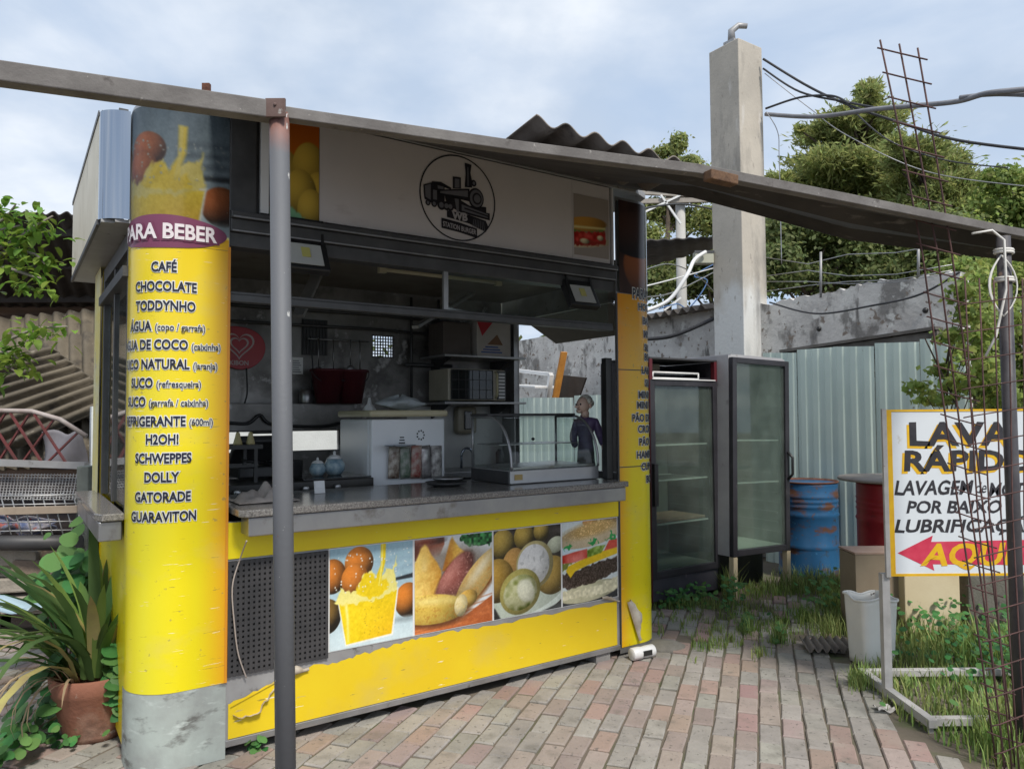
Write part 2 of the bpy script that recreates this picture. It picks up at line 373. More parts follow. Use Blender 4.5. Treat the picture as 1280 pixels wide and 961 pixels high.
def finish(c, seed=1, grain=10, fade=.06):
    for cells, k in ((90, grain), (40, grain*.8), (9, grain*.9)): c.a += ((c.n(cells, seed+cells)-.5)*k)[..., None]
    c.a = c.a*(1-fade)+np.array((178, 180, 176))*fade; return c
def gradc(c, c0, c1, ang, lo, hi, k=0, seed=1):
    t = c.x*math.cos(math.radians(ang))+c.y*math.sin(math.radians(ang)); t = np.clip((t-lo)/(hi-lo), 0, 1)
    if k: t = np.clip(t+(c.n(18, seed)-.5)*k+(c.n(45, seed+1)-.5)*k, 0, 1)
    return np.array(c0, float)*(1-t[..., None])+np.array(c1, float)*t[..., None]
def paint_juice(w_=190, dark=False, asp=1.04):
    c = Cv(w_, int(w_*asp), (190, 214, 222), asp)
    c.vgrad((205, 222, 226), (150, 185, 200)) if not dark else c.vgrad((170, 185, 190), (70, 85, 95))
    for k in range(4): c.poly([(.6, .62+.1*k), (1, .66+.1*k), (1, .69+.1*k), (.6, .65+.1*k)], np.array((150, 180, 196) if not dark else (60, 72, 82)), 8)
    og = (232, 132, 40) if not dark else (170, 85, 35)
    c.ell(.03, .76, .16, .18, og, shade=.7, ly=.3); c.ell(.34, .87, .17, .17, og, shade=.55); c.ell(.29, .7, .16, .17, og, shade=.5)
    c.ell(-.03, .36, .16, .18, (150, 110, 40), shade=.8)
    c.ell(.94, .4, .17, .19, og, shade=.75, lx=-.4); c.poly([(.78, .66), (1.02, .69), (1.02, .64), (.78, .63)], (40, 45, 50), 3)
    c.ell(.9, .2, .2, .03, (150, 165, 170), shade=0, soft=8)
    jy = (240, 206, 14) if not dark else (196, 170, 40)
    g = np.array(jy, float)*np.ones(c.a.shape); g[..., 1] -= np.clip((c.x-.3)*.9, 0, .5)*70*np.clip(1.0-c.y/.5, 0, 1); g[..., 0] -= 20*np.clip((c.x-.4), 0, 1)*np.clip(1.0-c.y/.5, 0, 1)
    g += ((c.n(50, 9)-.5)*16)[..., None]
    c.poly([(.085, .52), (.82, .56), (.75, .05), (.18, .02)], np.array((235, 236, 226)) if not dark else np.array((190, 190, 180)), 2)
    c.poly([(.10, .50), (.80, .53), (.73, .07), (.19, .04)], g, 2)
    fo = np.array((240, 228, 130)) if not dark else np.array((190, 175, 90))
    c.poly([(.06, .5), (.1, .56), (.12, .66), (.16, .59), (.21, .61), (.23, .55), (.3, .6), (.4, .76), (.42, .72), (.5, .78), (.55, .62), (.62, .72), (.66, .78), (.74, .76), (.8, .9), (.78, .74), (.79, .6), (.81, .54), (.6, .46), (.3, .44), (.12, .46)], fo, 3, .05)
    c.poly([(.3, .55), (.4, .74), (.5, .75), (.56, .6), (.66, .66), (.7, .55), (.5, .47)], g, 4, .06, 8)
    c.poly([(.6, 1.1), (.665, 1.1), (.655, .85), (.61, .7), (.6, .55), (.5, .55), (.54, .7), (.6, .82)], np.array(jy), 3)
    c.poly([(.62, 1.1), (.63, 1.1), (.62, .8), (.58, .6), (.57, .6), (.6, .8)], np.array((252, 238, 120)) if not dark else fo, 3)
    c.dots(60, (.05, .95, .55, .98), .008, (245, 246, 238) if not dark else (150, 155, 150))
    if dark: c.a *= .72  # shadow on the column top put into the print colours
    else:
        c.poly([(.2, .06), (.19, .3), (.17, .46), (.2, .46), (.22, .3), (.225, .06)], gradc(c, (248, 226, 90), (250, 236, 140), 90, 0, .5), 5); c.dots(26, (.4, .7, .1, .45), .006, (200, 160, 30), 9)
    return finish(c, 3)
def paint_pastry():
    asp = 1.04; c = Cv(190, 198, (222, 224, 224), asp)
    c.poly([(-.1, -.1), (1.1, -.1), (1.1, .35), (.6, .1), (-.1, .25)], gradc(c, (214, 120, 60), (176, 88, 40), 60, 0, .5, .7, 2), 3)
    for k in range(6): c.poly([(-.1, -.02+.035*k), (1.1, .03+.06*k), (1.1, .036+.06*k), (-.1, -.012+.035*k)], (168, 84, 40), 4)
    c.poly([(-.1, .8), (.3, .82), (.37, .96), (.36, 1.1), (-.1, 1.1)], gradc(c, (90, 44, 34), (150, 82, 60), 0, 0, .35), 3); c.ell(.16, 1.02, .2, .05, (196, 158, 146), soft=6); c.ell(.16, 1.0, .17, .03, (150, 70, 50), soft=6)
    c.poly([(.62, .96), (.75, .9), (.9, .86), (1, .9), (1.1, 1.1), (.6, 1.1)], np.array((34, 96, 46))+((c.n(34, 3)-.5)*170)[..., None]*np.array((.6, 1, .6)), 3, .14)
    c.ell(.5, .62, .5, .3, (150, 140, 130), 0, .1, soft=26)
    c.poly([(.34, .66), (.40, .86), (.44, .99), (.47, 1.03), (.5, .98), (.56, .9), (.64, .84), (.6, .6)], gradc(c, (176, 106, 34), (244, 196, 80), 0, .36, .58, .3, 4), 4)
    c.poly([(-.1, .36), (-.1, .70), (.01, .80), (.08, .94), (.125, .975), (.16, .94), (.21, .85), (.28, .76), (.33, .66), (.33, .5), (.28, .36)], gradc(c, (252, 214, 112), (206, 140, 44), 0, .05, .36, .35, 6), 4)
    c.poly([(.085, .93), (.125, .965), (.15, .93), (.13, .7), (.1, .7)], gradc(c, (252, 226, 150), (236, 190, 90), 90, .7, .9), 14)
    c.ell(.5, .545, .36, .165, (96, 52, 46), 52, .2, soft=8)
    c.ell(.5, .56, .34, .15, (176, 94, 82), 52, .75, -.25, .35, speck=(226, 170, 156), seed=21); c.ell(.45, .62, .2, .05, (206, 132, 118), 52, .1, soft=16)
    c.ell(.82, .50, .42, .16, (150, 92, 40), 48, .2, soft=9); c.ell(.8, .52, .42, .15, (240, 200, 118), 48, .6, -.15, .45, speck=(214, 150, 70), seed=44); c.ell(.84, .63, .26, .05, (252, 234, 190), 48, .15, soft=14)
    c.ell(.66, .3, .14, .1, (236, 186, 84), 20, .5)
    c.ell(.22, .2, .46, .16, (110, 60, 28), -4, .1, soft=10)
    c.ell(.2, .25, .46, .165, (244, 204, 84), -4, .65, -.15, .4, speck=(176, 112, 34), seed=33); c.ell(.2, .34, .36, .04, (252, 226, 130), -4, .1, soft=14); c.ell(.58, .24, .085, .125, (246, 226, 166), -8, .4, speck=(220, 190, 110), seed=5)
    return finish(c, 5, 14)
def paint_buns():
    asp = 1.04; c = Cv(190, 198, (48, 40, 36), asp)
    c.a += ((c.n(14, 4)-.5)*50)[..., None]
    for x, y, r in ((.13, .87, .17), (.44, .93, .15), (.7, .98, .12)): c.ell(x, y, r, r*1.05, (205, 170, 74), shade=.6)
    c.ell(.92, .79, .14, .1, (205, 208, 180), 15, .3); c.ell(.5, .2, .66, .28, (214, 224, 214), 12, .2, 0, .3); c.ell(.5, .24, .6, .24, (196, 206, 190), 12, .15)
    c.ell(.28, .62, .16, .2, (214, 160, 84), -20, .4); c.ell(.05, .45, .24, .26, (206, 160, 66), 0, .55); c.ell(.86, .42, .26, .24, (196, 158, 74), 0, .5)
    c.ell(.6, .58, .28, .29, (206, 190, 130), -10, .3); m = c.ell(.58, .58, .24, .25, (244, 242, 238), -10, .2)
    c.a -= (m*(c.n(22, 8) > .68)*26)[..., None]
    c.ell(.38, .28, .3, .27, (196, 182, 96), 15, .35); m = c.ell(.38, .27, .25, .21, (214, 212, 160), 15, .3); c.a -= (m*np.clip(c.n(16, 9)-.45, 0, 1)*190)[..., None]*np.array((.8, .7, 1))
    c.ell(.46, .28, .12, .15, (236, 234, 206), 30, .2, soft=6)
    c.poly([(-.1, -.1), (.15, -.1), (.02, .12), (-.1, .2)], (38, 36, 36), 4); c.poly([(.3, -.1), (1.1, -.1), (1.1, .1), (.8, .02)], (60, 62, 62), 4)
    return finish(c, 7, 16)
def paint_burger():
    asp = 1.1; c = Cv(170, 187, (214, 222, 220), asp)
    c.poly([(-.1, -.1), (1.1, -.1), (1.1, .22), (-.1, .12)], (44, 44, 48), 3); c.poly([(.7, .98), (1.1, .9), (1.1, 1.2), (.66, 1.2)], (52, 44, 40), 4); c.ell(.5, 1.08, .14, .06, (220, 150, 80))
    c.ell(.5, .14, .56, .13, (214, 208, 170), 4, .35); c.poly([(-.1, .2), (.3, .18), (.6, .2), (1.1, .32), (1.1, .12), (.5, .06), (-.1, .1)], np.array((222, 214, 180))+((c.n(30, 6)-.5)*50)[..., None]*np.ones(3), 3, .04)
    c.poly([(-.1, .28), (.1, .22), (.5, .24), (1.1, .38), (1.1, .56), (.6, .52), (.25, .44), (-.1, .42)], np.array((66, 50, 42))+((c.n(70, 7)-.5)*70)[..., None]*np.ones(3), 3, .04)
    c.poly([(.06, .46), (.14, .36), (.22, .44), (.45, .5), (1.1, .62), (1.1, .7), (.7, .66), (.4, .6), (.1, .52)], (238, 196, 22), 2)
    c.poly([(-.1, .44), (.06, .48), (.12, .54), (.22, .56), (.2, .6), (-.1, .56)], np.array((122, 130, 50)), 3, .05)
    c.poly([(-.1, .57), (.2, .56), (.45, .6), (.44, .72), (.2, .7), (-.1, .66)], np.array((204, 62, 50))+((c.n(9, 8)-.4)*110)[..., None]*np.array((.5, 1, 1)), 3)
    c.poly([(.44, .6), (.7, .64), (.78, .74), (.6, .74), (.44, .7)], np.array((120, 150, 50))+((c.n(26, 5)-.5)*90)[..., None], 3); c.poly([(.75, .66), (1.1, .7), (1.1, .82), (.85, .8)], (214, 78, 60), 3)
    c.poly([(-.1, .66), (.3, .72), (.6, .76), (1.1, .84), (1.1, .94), (-.1, .8)], (206, 224, 232), 3)
    c.ell(.52, .90, .6, .15, (232, 208, 168), 6, .18, 0, .8)
    m = c.ell(.56, .99, .5, .10, (214, 172, 100), 8, .3, 0, .4, soft=12); c.a += (m*(c.n(70, 12) > .7)*45)[..., None]
    for x in (.1, .55, .88): c.poly([(x-.09, .72+.1*x), (x+.02, .82+.1*x), (x+.1, .74+.1*x)], (30, 150, 70), 2, .08)
    return finish(c, 9, 14)
def paint_sandwich():
    asp = 1.35; c = Cv(70, 95, (160, 150, 142), asp)
    c.ell(.4, .3, .75, .1, (226, 216, 180), 8, .3); c.poly([(-.1, .25), (.9, .4), (.9, .62), (.4, .55), (-.1, .5)], np.array((180, 44, 36))+((c.n(12, 6)-.5)*90)[..., None], 3, .05)
    c.poly([(-.1, .2), (.5, .24), (.9, .34), (.9, .42), (.4, .34), (-.1, .3)], (150, 40, 30), 3, .05); c.ell(.3, .33, .14, .06, (238, 224, 180)); c.ell(.75, .45, .1, .06, (238, 224, 180))
    c.poly([(-.1, .5), (.9, .62), (.9, .7), (-.1, .58)], (90, 130, 60), 3, .08); c.ell(.35, .72, .58, .16, (206, 150, 66), 6, .3)
    c.poly([(-.1, .58), (.9, .66), (.9, .7), (-.1, .64)], (228, 214, 150), 3)
    return c
def paint_bread():
    asp = 1.5; c = Cv(70, 105, (196, 112, 22), asp)
    c.vgrad((206, 120, 20), (170, 84, 20))
    for x, y, r in ((.25, .55, .4), (.8, .75, .36), (1.0, .4, .3), (.62, .35, .34), (.85, .12, .3)): c.ell(x, y, r, r*1.15, (206, 172, 70), shade=.55)
    c.poly([(-.1, .12), (.4, .16), (.7, .02), (.6, -.1), (-.1, -.1)], (120, 170, 130), 3, .06); c.poly([(-.1, .3), (.3, .12), (.4, .16), (.1, .36)], (40, 50, 40), 4)
    return c
def paint_croissant():
    c = Cv(60, 110, (54, 32, 24), 2)
    c.a += ((c.n(9, 6)-.5)*30)[..., None]; c.ell(.6, .5, .5, .7, (150, 86, 44), 20, .7); c.ell(.3, 1.3, .5, .5, (70, 44, 34), 0, .6); return c

# ------------------------------------------------------------------ lettering
_tc = {}
def text2d(body, size, bold=0.0, shear=0.0, align='CENTER', wx=1.0, space=1.0):
    k = (body, round(size, 4), round(bold, 5), shear, align, wx, space)
    if k in _tc: return _tc[k]
    cu = bpy.data.curves.new('lettering', 'FONT'); cu.body = body; cu.size = size; cu.offset = bold; cu.shear = shear; cu.align_x = align
    cu.resolution_u = 3; cu.space_character = space
    ob = bpy.data.objects.new('lettering', cu); C.objects.link(ob)
    bpy.context.view_layer.update()
    dg = bpy.context.evaluated_depsgraph_get(); me = bpy.data.meshes.new_from_object(ob.evaluated_get(dg))
    vs = [(v.co.x*wx, v.co.y) for v in me.vertices]; fs = [tuple(p.vertices) for p in me.polygons]
    bpy.data.objects.remove(ob); bpy.data.curves.remove(cu); bpy.data.meshes.remove(me)
    _tc[k] = (vs, fs); return vs, fs
def put_text(mb, body, size, fn, mi=0, bold=0.0, shear=0.0, align='CENTER', wx=1.0, space=1.0):
    vs, fs = text2d(body, size, bold, shear, align, wx, space); mb.add([fn(x, y) for x, y in vs], fs, mi)

# ================================================================== GROUND
gx = lambda: None
m_dirt = M('dirt', (.17, .14, .11), (.11, .095, .07), 1.2, .95, bump=.4, bscale=14, spots=[((.07, .09, .035), 2.5, .52, .15)])
g = MB()
def ground_pt(a, b):
    x = -60+120*a; y = -10+170*b
    return (x, y, -.010)
g.grid(ground_pt, 40, 50)
struct(g.build('ground', m_dirt))

def in_poly(x, y, P):
    ins = False; n = len(P)
    for i in range(n):
        x0, y0 = P[i]; x1, y1 = P[(i+1) % n]
        if (y0 > y) != (y1 > y) and x < (x1-x0)*(y-y0)/(y1-y0)+x0: ins = not ins
    return ins
_p = lambda px, py: tuple(gz(px, py)[:2])
PAVE = [(-5.6, .8), (-5.6, 5.6), (-2.6, 5.6), (-1.9, 3.9), (-1.2, 3.75), (.2, 4.7), (.75, 5.1), _p(800, 762), _p(850, 757), _p(930, 757), _p(990, 742), _p(1050, 752), _p(1062, 800), _p(1085, 850), _p(1120, 905), _p(1215, 961), (1.95, 2.6), (1.95, .8)]
m_brick = M('paving_brick', (.32, .30, .27), (.26, .245, .222), 9, .88, bump=.25, bscale=60, isl=.13, spots=[((.15, .14, .12), 1.1, .50, .2, (1, 1, 1), .4), ((.13, .12, .10), 6, .54, .14, (1, 1, 1), .5), ((.33, .30, .26), 1.7, .54, .16, (1, 1, 1), .6), ((.085, .08, .07), 34, .60, .05, (1, 1, 1), .65)])
# warm clay bricks and grey bricks: own colour picked per brick
def brick_mix(m):
    n = m.node_tree.nodes; l = m.node_tree.links
    hs = [x for x in n if x.type == 'HUE_SAT'][0]; src = hs.inputs['Color'].links[0].from_socket
    gg = n.new('ShaderNodeNewGeometry'); wn = n.new('ShaderNodeTexWhiteNoise'); wn.noise_dimensions = '1D'
    mu = n.new('ShaderNodeMath'); mu.operation = 'MULTIPLY'; mu.inputs[1].default_value = 91.7; l.new(gg.outputs['Random Per Island'], mu.inputs[0]); l.new(mu.outputs[0], wn.inputs['W'])
    rp = n.new('ShaderNodeValToRGB'); e = rp.color_ramp.elements; e[0].position = .0; e[0].color = (0, 0, 0, 1); e[1].position = 1; e[1].color = (1, 1, 1, 1)
    rp.color_ramp.interpolation = 'CONSTANT'
    q = rp.color_ramp.elements.new(.55); q.color = (.5, .5, .5, 1); q = rp.color_ramp.elements.new(.82); q.color = (1, 1, 1, 1)
    l.new(wn.outputs[0], rp.inputs[0]); mx = n.new('ShaderNodeMixRGB'); mx.inputs[2].default_value = (.315, .222, .195, 1)
    l.new(rp.outputs[0], mx.inputs[0]); l.new(src, mx.inputs[1]); l.new(mx.outputs[0], hs.inputs['Color'])
brick_mix(m_brick)
BA = math.atan2(.319, .948)            # brick columns run this far right of the view direction
bd = Vector((math.sin(BA), math.cos(BA), 0)); bx_ = Vector((math.cos(BA), -math.sin(BA), 0))
mb = MB(); BW, BL = .111, .224
for i in range(-68, 44):
    off = (.5 if i % 2 else 0)*BL+rnd.uniform(-.02, .02)
    for j in range(0, 42):
        c = bx_*(i*BW)+bd*(j*BL+off)+Vector((0, .3, 0))
        if not in_poly(c.x+rnd.uniform(-.07, .07), c.y+rnd.uniform(-.07, .07), PAVE): continue
        far = c.y > 5.0 and rnd.random() < .10
        if far: continue
        q = .25 if c.y > 4.9 else 0
        hw, hl = BW/2-.0035-rnd.random()*.003, BL/2-.004-rnd.random()*.004
        if q: hl = hl*.985
        rz = rnd.gauss(0, .022+q*.08); cx, sx = math.cos(rz), math.sin(rz)
        tx, ty = rnd.gauss(0, .010+q*.03), rnd.gauss(0, .010+q*.03); dz = rnd.gauss(0, .003+q*.01)
        ring = []
        for (ins, z) in ((0, -.05), (0, -.007), (.006, 0)):
            for (a, b) in ((-1, -1), (1, -1), (1, 1), (-1, 1)):
                x, y = a*(hw-ins), b*(hl-ins); X, Y = x*cx-y*sx, x*sx+y*cx
                p = c+bx_*X+bd*Y; ring.append((p.x, p.y, z+dz+X*tx+Y*ty))
        mb.add(ring, [(8, 9, 10, 11)]+[(k, (k+1) % 4, 4+(k+1) % 4, 4+k) for k in range(4)]+[(4+k, 4+(k+1) % 4, 8+(k+1) % 4, 8+k) for k in range(4)])
struct(mb.build('paving', m_brick))

# ================================================================== KIOSK
kio = kthing('snack_kiosk', 'yellow snack kiosk with rounded menu columns, granite counter and printed food photos', 'kiosk', 0, 0, 0)
TR = 2.5; R_ = .2
def colpt(u, z, off, right):
    if u <= .2: t, s, nx, ny = -u, 0.0, 0.0, -1.0
    else:
        a = min((u-.2)/R_, PI/2); t, s = -.2-R_*math.sin(a), R_-R_*math.cos(a); nx, ny = -math.sin(a), -math.cos(a)
        if (u-.2)/R_ > PI/2: s += (u-.2)-R_*PI/2
    t += nx*off; s += ny*off
    return (TR-t, s, z) if right else (t, s, z)
UW = .2+R_*PI/2+.06
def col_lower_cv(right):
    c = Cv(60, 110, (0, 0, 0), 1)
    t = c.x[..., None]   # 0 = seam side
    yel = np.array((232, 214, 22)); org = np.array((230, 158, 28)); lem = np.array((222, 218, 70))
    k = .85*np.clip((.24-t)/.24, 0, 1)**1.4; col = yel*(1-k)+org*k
    k2 = np.clip(1-abs(t-.62)/.3, 0, 1)*.55; col = col*(1-k2)+lem*k2  # lemon band: the column's highlight painted into the wrap
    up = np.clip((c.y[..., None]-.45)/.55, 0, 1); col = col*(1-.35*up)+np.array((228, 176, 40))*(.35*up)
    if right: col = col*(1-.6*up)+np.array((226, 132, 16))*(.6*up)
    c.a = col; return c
for right in (False, True):
    shaft = MB()
    shaft.grid(lambda a, b: colpt(UW*a, .02+3.06*b, 0, right), 26, 6)
    col = shaft.build('corner_column', m_alu, kio, fixn=False)
    base_m = MB(); base_m.grid(lambda a, b: colpt(UW*a, .0+.352*b, .004, right), 26, 10)
    zb = .352 if not right else .06
    if not right: base_m.build('column_base', m_zinc, col)
    c = col_lower_cv(right); ztop = 2.40 if not right else 2.42
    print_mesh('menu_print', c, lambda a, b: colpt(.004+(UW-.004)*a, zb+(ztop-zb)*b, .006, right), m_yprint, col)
    if not right:
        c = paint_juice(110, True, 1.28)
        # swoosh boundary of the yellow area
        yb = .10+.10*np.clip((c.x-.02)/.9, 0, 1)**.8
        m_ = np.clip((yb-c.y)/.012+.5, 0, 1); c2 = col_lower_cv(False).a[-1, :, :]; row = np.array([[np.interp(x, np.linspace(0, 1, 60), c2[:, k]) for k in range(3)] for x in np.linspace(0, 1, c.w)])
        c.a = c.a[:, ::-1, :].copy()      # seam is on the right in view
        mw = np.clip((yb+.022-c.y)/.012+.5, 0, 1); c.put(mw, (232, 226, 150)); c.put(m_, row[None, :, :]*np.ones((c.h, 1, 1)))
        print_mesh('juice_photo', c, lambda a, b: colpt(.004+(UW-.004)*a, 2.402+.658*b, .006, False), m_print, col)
    else:
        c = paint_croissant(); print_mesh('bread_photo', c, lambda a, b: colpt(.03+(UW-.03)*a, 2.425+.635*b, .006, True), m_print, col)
        e = MB(); e.grid(lambda a, b: colpt(.008+.02*a, 2.43+.62*b, .009, True), 1, 1); e.grid(lambda a, b: colpt(.36+.03*a, 2.43+.62*b, .009, True), 3, 1); e.split('edge_trim', m_chrome, col)
    # seams
    e = MB()
    e.grid(lambda a, b: colpt(-.004+.012*a, zb+(2.42-zb)*b, .009, right), 1, 1)
    if right:
        for zz in (1.90, 1.245): e.grid(lambda a, b: colpt(UW*a, zz+.006*b, .0095, True), 20, 1)
    e.build('seam', m_orange if not right else m_darkgrey, col)
    txt = MB()
    if not right:
        lines = [('CAFÉ', '', 334), ('CHOCOLATE', '', 358), ('TODDYNHO', '', 382), ('ÁGUA', '(copo / garrafa)', 407), ('ÁGUA DE COCO', '(caixinha)', 430), ('SUCO NATURAL', '(laranja)', 454), ('SUCO', '(refresqueira)', 477), ('SUCO', '(garrafa / caixinha)', 500), ('REFRIGERANTE', '(600ml)', 524), ('H2OH!', '', 546), ('SCHWEPPES', '', 569), ('DOLLY', '', 592), ('GATORADE', '', 616), ('GUARAVITON', '', 640)]
        uc = .288
        for (a_, b_, py) in lines:
            zc_ = 1.6+(520-py)*3.455/920-.022
            size = .062; wfac = .745
            va, _ = text2d(a_, size, .0018, 0, 'LEFT', wfac); wa = max(v[0] for v in va)
            wb = 0
            if b_:
                vb, _ = text2d(b_, .045, .0004, 0, 'LEFT', .76); wb = max(v[0] for v in vb)+.014
            x0 = -(wa+wb)/2
            ln_ = MB()
            for (mi, off, bo) in ((1, .0085, .0065), (0, .011, .0018)):
                put_text(ln_, a_, size, lambda x, y: colpt(max(uc-(x0+x), -.0), zc_+y, off, False), mi, bo, 0, 'LEFT', wfac)
                if b_: put_text(ln_, b_, .045, lambda x, y: colpt(max(uc-(x0+wa+.014+x), 0), zc_+y, off, False), mi, bo*.62 if mi else .0004, 0, 'LEFT', .76)
            ln_.build('menu_line', [m_ink, m_halo], col)
    else:
        lines = [('HOT DOG', 379), ('BAURU', 396), ('MISTO', 413), ('SUCO', 430), ('BOLO', 442), ('LANCHE', 459), ('SUSHI', 475), ('MINI PIZZA', 490), ('MINI PASTEL', 503), ('PÃO DE QUEIJO', 519), ('CROISSANT', 533), ('PÃO DOCE', 549), ('HAMBURGER', 565), ('CUPCAKE', 580), ('BOLO', 596)]
        uc = .335
        for (a_, py) in lines:
            zc_ = 1.6+(514.5-py)*5.03/920-.022
            ln_ = MB()
            for (mi, off, bo) in ((1, .0085, .007), (0, .011, .0022)):
                put_text(ln_, a_, .068, lambda x, y: colpt(min(max(uc+x*.86, .01), UW), zc_+y, off, True), mi, bo)
            ln_.build('menu_line', [m_ink, m_halo], col)
        for (mi, off, bo) in ((1, .0085, .009), (0, .011, .002)):
            put_text(txt, 'PARA COMER', .10, lambda x, y: colpt(min(max(uc+x*.62, .05), UW), 1.6+(514-363)*5.03/920-.03+y, off, True), mi, bo)
    if right: txt.build('menu_title', [m_ink, m_halo], col)
    if not right:
        bd_ = MB()
        zc_ = 2.465
        bd_.grid(lambda a, b: colpt(.305-.29*math.cos(PI*a), zc_+.078*math.sin(PI*a)*(1-2*b), .0095, False), 40, 4)
        for (mi, off, bo) in ((0, .013, .011), (1, .0165, .0030)):
            put_text(bd_, 'PARA BEBER', .098, lambda x, y: colpt(max(.295-x, .0), zc_-.034+y, off, False), mi, bo, 0, 'CENTER', .86)
        bd_.build('title_badge', [m_purple, M('lilac_ink', (.72, .66, .68), None, rough=.4)], col)

# --- front: backing sheet, yellow strips, grille, food photos
mb = MB(); mb.box(0, TR, .0, .03, .055, 1.10); front = mb.build('front_panel', m_gsteel, kio)
mb = MB(); mb.box(.004, TR-.004, -.006, -.001, .925, 1.098)
mb.build('yellow_strip', m_yellow, front, .002)
tear = [(284, 880), (300, 875), (322, 862), (345, 850), (372, 838), (386, 832), (410, 830), (432, 824), (450, 818), (474, 812), (492, 806), (510, 800), (530, 796), (560, 790), (585, 786), (610, 782), (650, 775), (690, 767), (730, 759), (758, 753), (771, 750)]
up = [kS(x, y, -.003) for x, y in tear]
pts = []
for i in range(len(up)-1):
    n = 4
    for k in range(n):
        a = k/n; pts.append((up[i][0]*(1-a)+up[i+1][0]*a, up[i][1]*(1-a)+up[i+1][1]*a+(rnd.uniform(-.008, .008) if k or i else 0)))
pts.append(up[-1])
o3 = [(max(t, .012), -.001, z) for t, z in pts]
mb = MB()
for (a, b) in zip(o3[:-1], o3[1:]):
    mb.add([(a[0], -.003, .085), (b[0], -.003, .085), (b[0], -.003, b[2]), (a[0], -.003, a[2])], [(0, 1, 2, 3)])
mb.build('yellow_skirt', m_yellow2, front)
# torn paper edge and peeling strips
m_peel = M('peeled_vinyl_back', (.55, .5, .42), (.3, .24, .18), 12, .8)
mb = MB()
def peel(p0, p1, wd, curl, seed):
    q = random.Random(seed); a = Vector(p0); b = Vector(p1); d = b-a; n_ = 14
    side = Vector((-d.z, 0, d.x)).normalized()
    rows = []
    for i in range(n_+1):
        f = i/n_; c = a+d*f; wv = wd*(.35+.65*math.sin(PI*min(f*1.1+.08, 1)))*(1+q.uniform(-.15, .15))
        row = []
        for k in range(6):
            an = k/5*PI*1.2; rr = wv/2.4
            row.append(c+side*(rr*(1-math.cos(an)))+Vector((0, -(.006+curl*rr*math.sin(an)), 0)))
        rows.append(row)
    mb.grid(lambda u, v: rows[int(round(v*n_))][int(round(u*5))], 5, n_)
a_ = kS(288, 884, -.01); b_ = kS(346, 852, -.01); peel((a_[0], -.004, a_[1]), (b_[0], -.004, b_[1]), -.11, .9, 1)
a_ = kS(352, 848, -.01); b_ = kS(386, 838, -.01); peel((a_[0], -.004, a_[1]), (b_[0], -.004, b_[1]), .06, 1.1, 2)
a_ = kS(752, 748, -.01); b_ = kS(774, 752, -.01); peel((a_[0], -.004, a_[1]), (b_[0], -.004, b_[1]), .03, 1.2, 3)
a_ = kS(783, 752, -.01); b_ = kS(797, 800, -.01); peel((a_[0], -.012, a_[1]), (b_[0], -.02, b_[1]), .09, .8, 4)
mb.split('peeling_strip', m_peel, front)
mb = MB(); mb.box(0, TR, -.008, .03, .05, .082); mb.build('kick_rail', m_alu, front, .003)
g_ = MB(); g_.box(.005, .495, -.004, -.001, .375, .915, 1)
NB = 19
for k in range(NB+1):
    x = .012+(.476)*k/NB; g_.box(x-.0075, x+.0075, -.016, -.010, .375, .915)
for k in range(NB+2):
    z = .384+(.522)*k/(NB+1); g_.box(.005, .495, -.0145, -.0085, z-.0075, z+.0075)
g_.build('vent_grille', [m_dark, m_black], front)
m_paper = M('white_print_border', (.75, .75, .74), None, rough=.35)
for (t0, t1, fnp) in ((.5, .983, paint_juice), (.983, 1.5, paint_pastry), (1.5, 2.012, paint_buns), (2.012, 2.485, paint_burger)):
    f = MB(); f.box(t0, t1, -.0035, -.001, .398, .922); fo = f.build('food_photo', m_paper, front)
    print_mesh('photo_print', fnp(), lambda a, b, t0=t0, t1=t1: (t0+.006+(t1-t0-.012)*a, -.0055, .402+.516*b), m_print, fo)
# --- counters
ct = MB(); ct.prism([(.02, -.13, 1.135), (.05, -.165, 1.135), (2.44, -.165, 1.135), (2.46, -.14, 1.135), (2.46, .60, 1.135), (.02, .60, 1.135)], (0, 0, .035))
counter = ct.build('counter', m_granite, kio, .006)
ap = MB(); ap.box(.06, 2.43, -.150, -.012, 1.045, 1.133); ap.build('counter_apron', m_steel, counter, .006)
ct = MB(); ct.prism([(-.525, .34, 1.115), (-.50, .26, 1.115), (-.405, .26, 1.115), (-.405, 1.62, 1.115), (-.525, 1.62, 1.115)], (0, 0, .035))
sc_ = ct.build('side_counter', m_granite, kio, .006)
ap = MB(); ap.box(-.512, -.412, .28, 1.58, 1.02, 1.113); ap.build('counter_apron', m_steel, sc_, .006)
# --- side walls, rear wall, floor, roof
m_scrib = M('weathered_yellow', (.74, .62, .16), (.70, .66, .42), 4, .5, spots=[((.05, .07, .1), 5, .66, .02), ((.4, .33, .38), 3.5, .6, .05), ((.74, .36, .02), 3, .62, .05)])
lw = MB(); lw.box(-.40, -.37, .29, 2.0, .06, 1.11); lw.build('side_wall', m_yellow, kio)
for (s0, s1, mm) in ((1.42, 2.04, m_scrib),):
    c_ = MB()
    c_.grid(lambda a, b: (-.42-.0+.10*(1-math.cos(PI/2*min(1, max(0, (a-.55)/.45)))), s0+(s1-s0)*a, .1+2.45*b), 14, 4)
    c_.box(-.405, -.33, s0-.002, s0+.06, .1, 2.5, 1)
    c_.build('rear_column', [m_scrib, m_yellow], kio)
fr = MB()
for (s0, s1) in ((.235, .30), (1.34, 1.41)): fr.box(-.405, -.36, s0, s1, 1.15, 2.5)
fr.box(-.405, -.36, .30, 1.34, 2.42, 2.5); fr.box(-.40, -.37, .85, .90, 1.15, 2.42); fr.box(-.43, -.34, .25, 1.41, 2.28, 2.33)
wf = fr.build('side_window', m_darkgrey, kio)
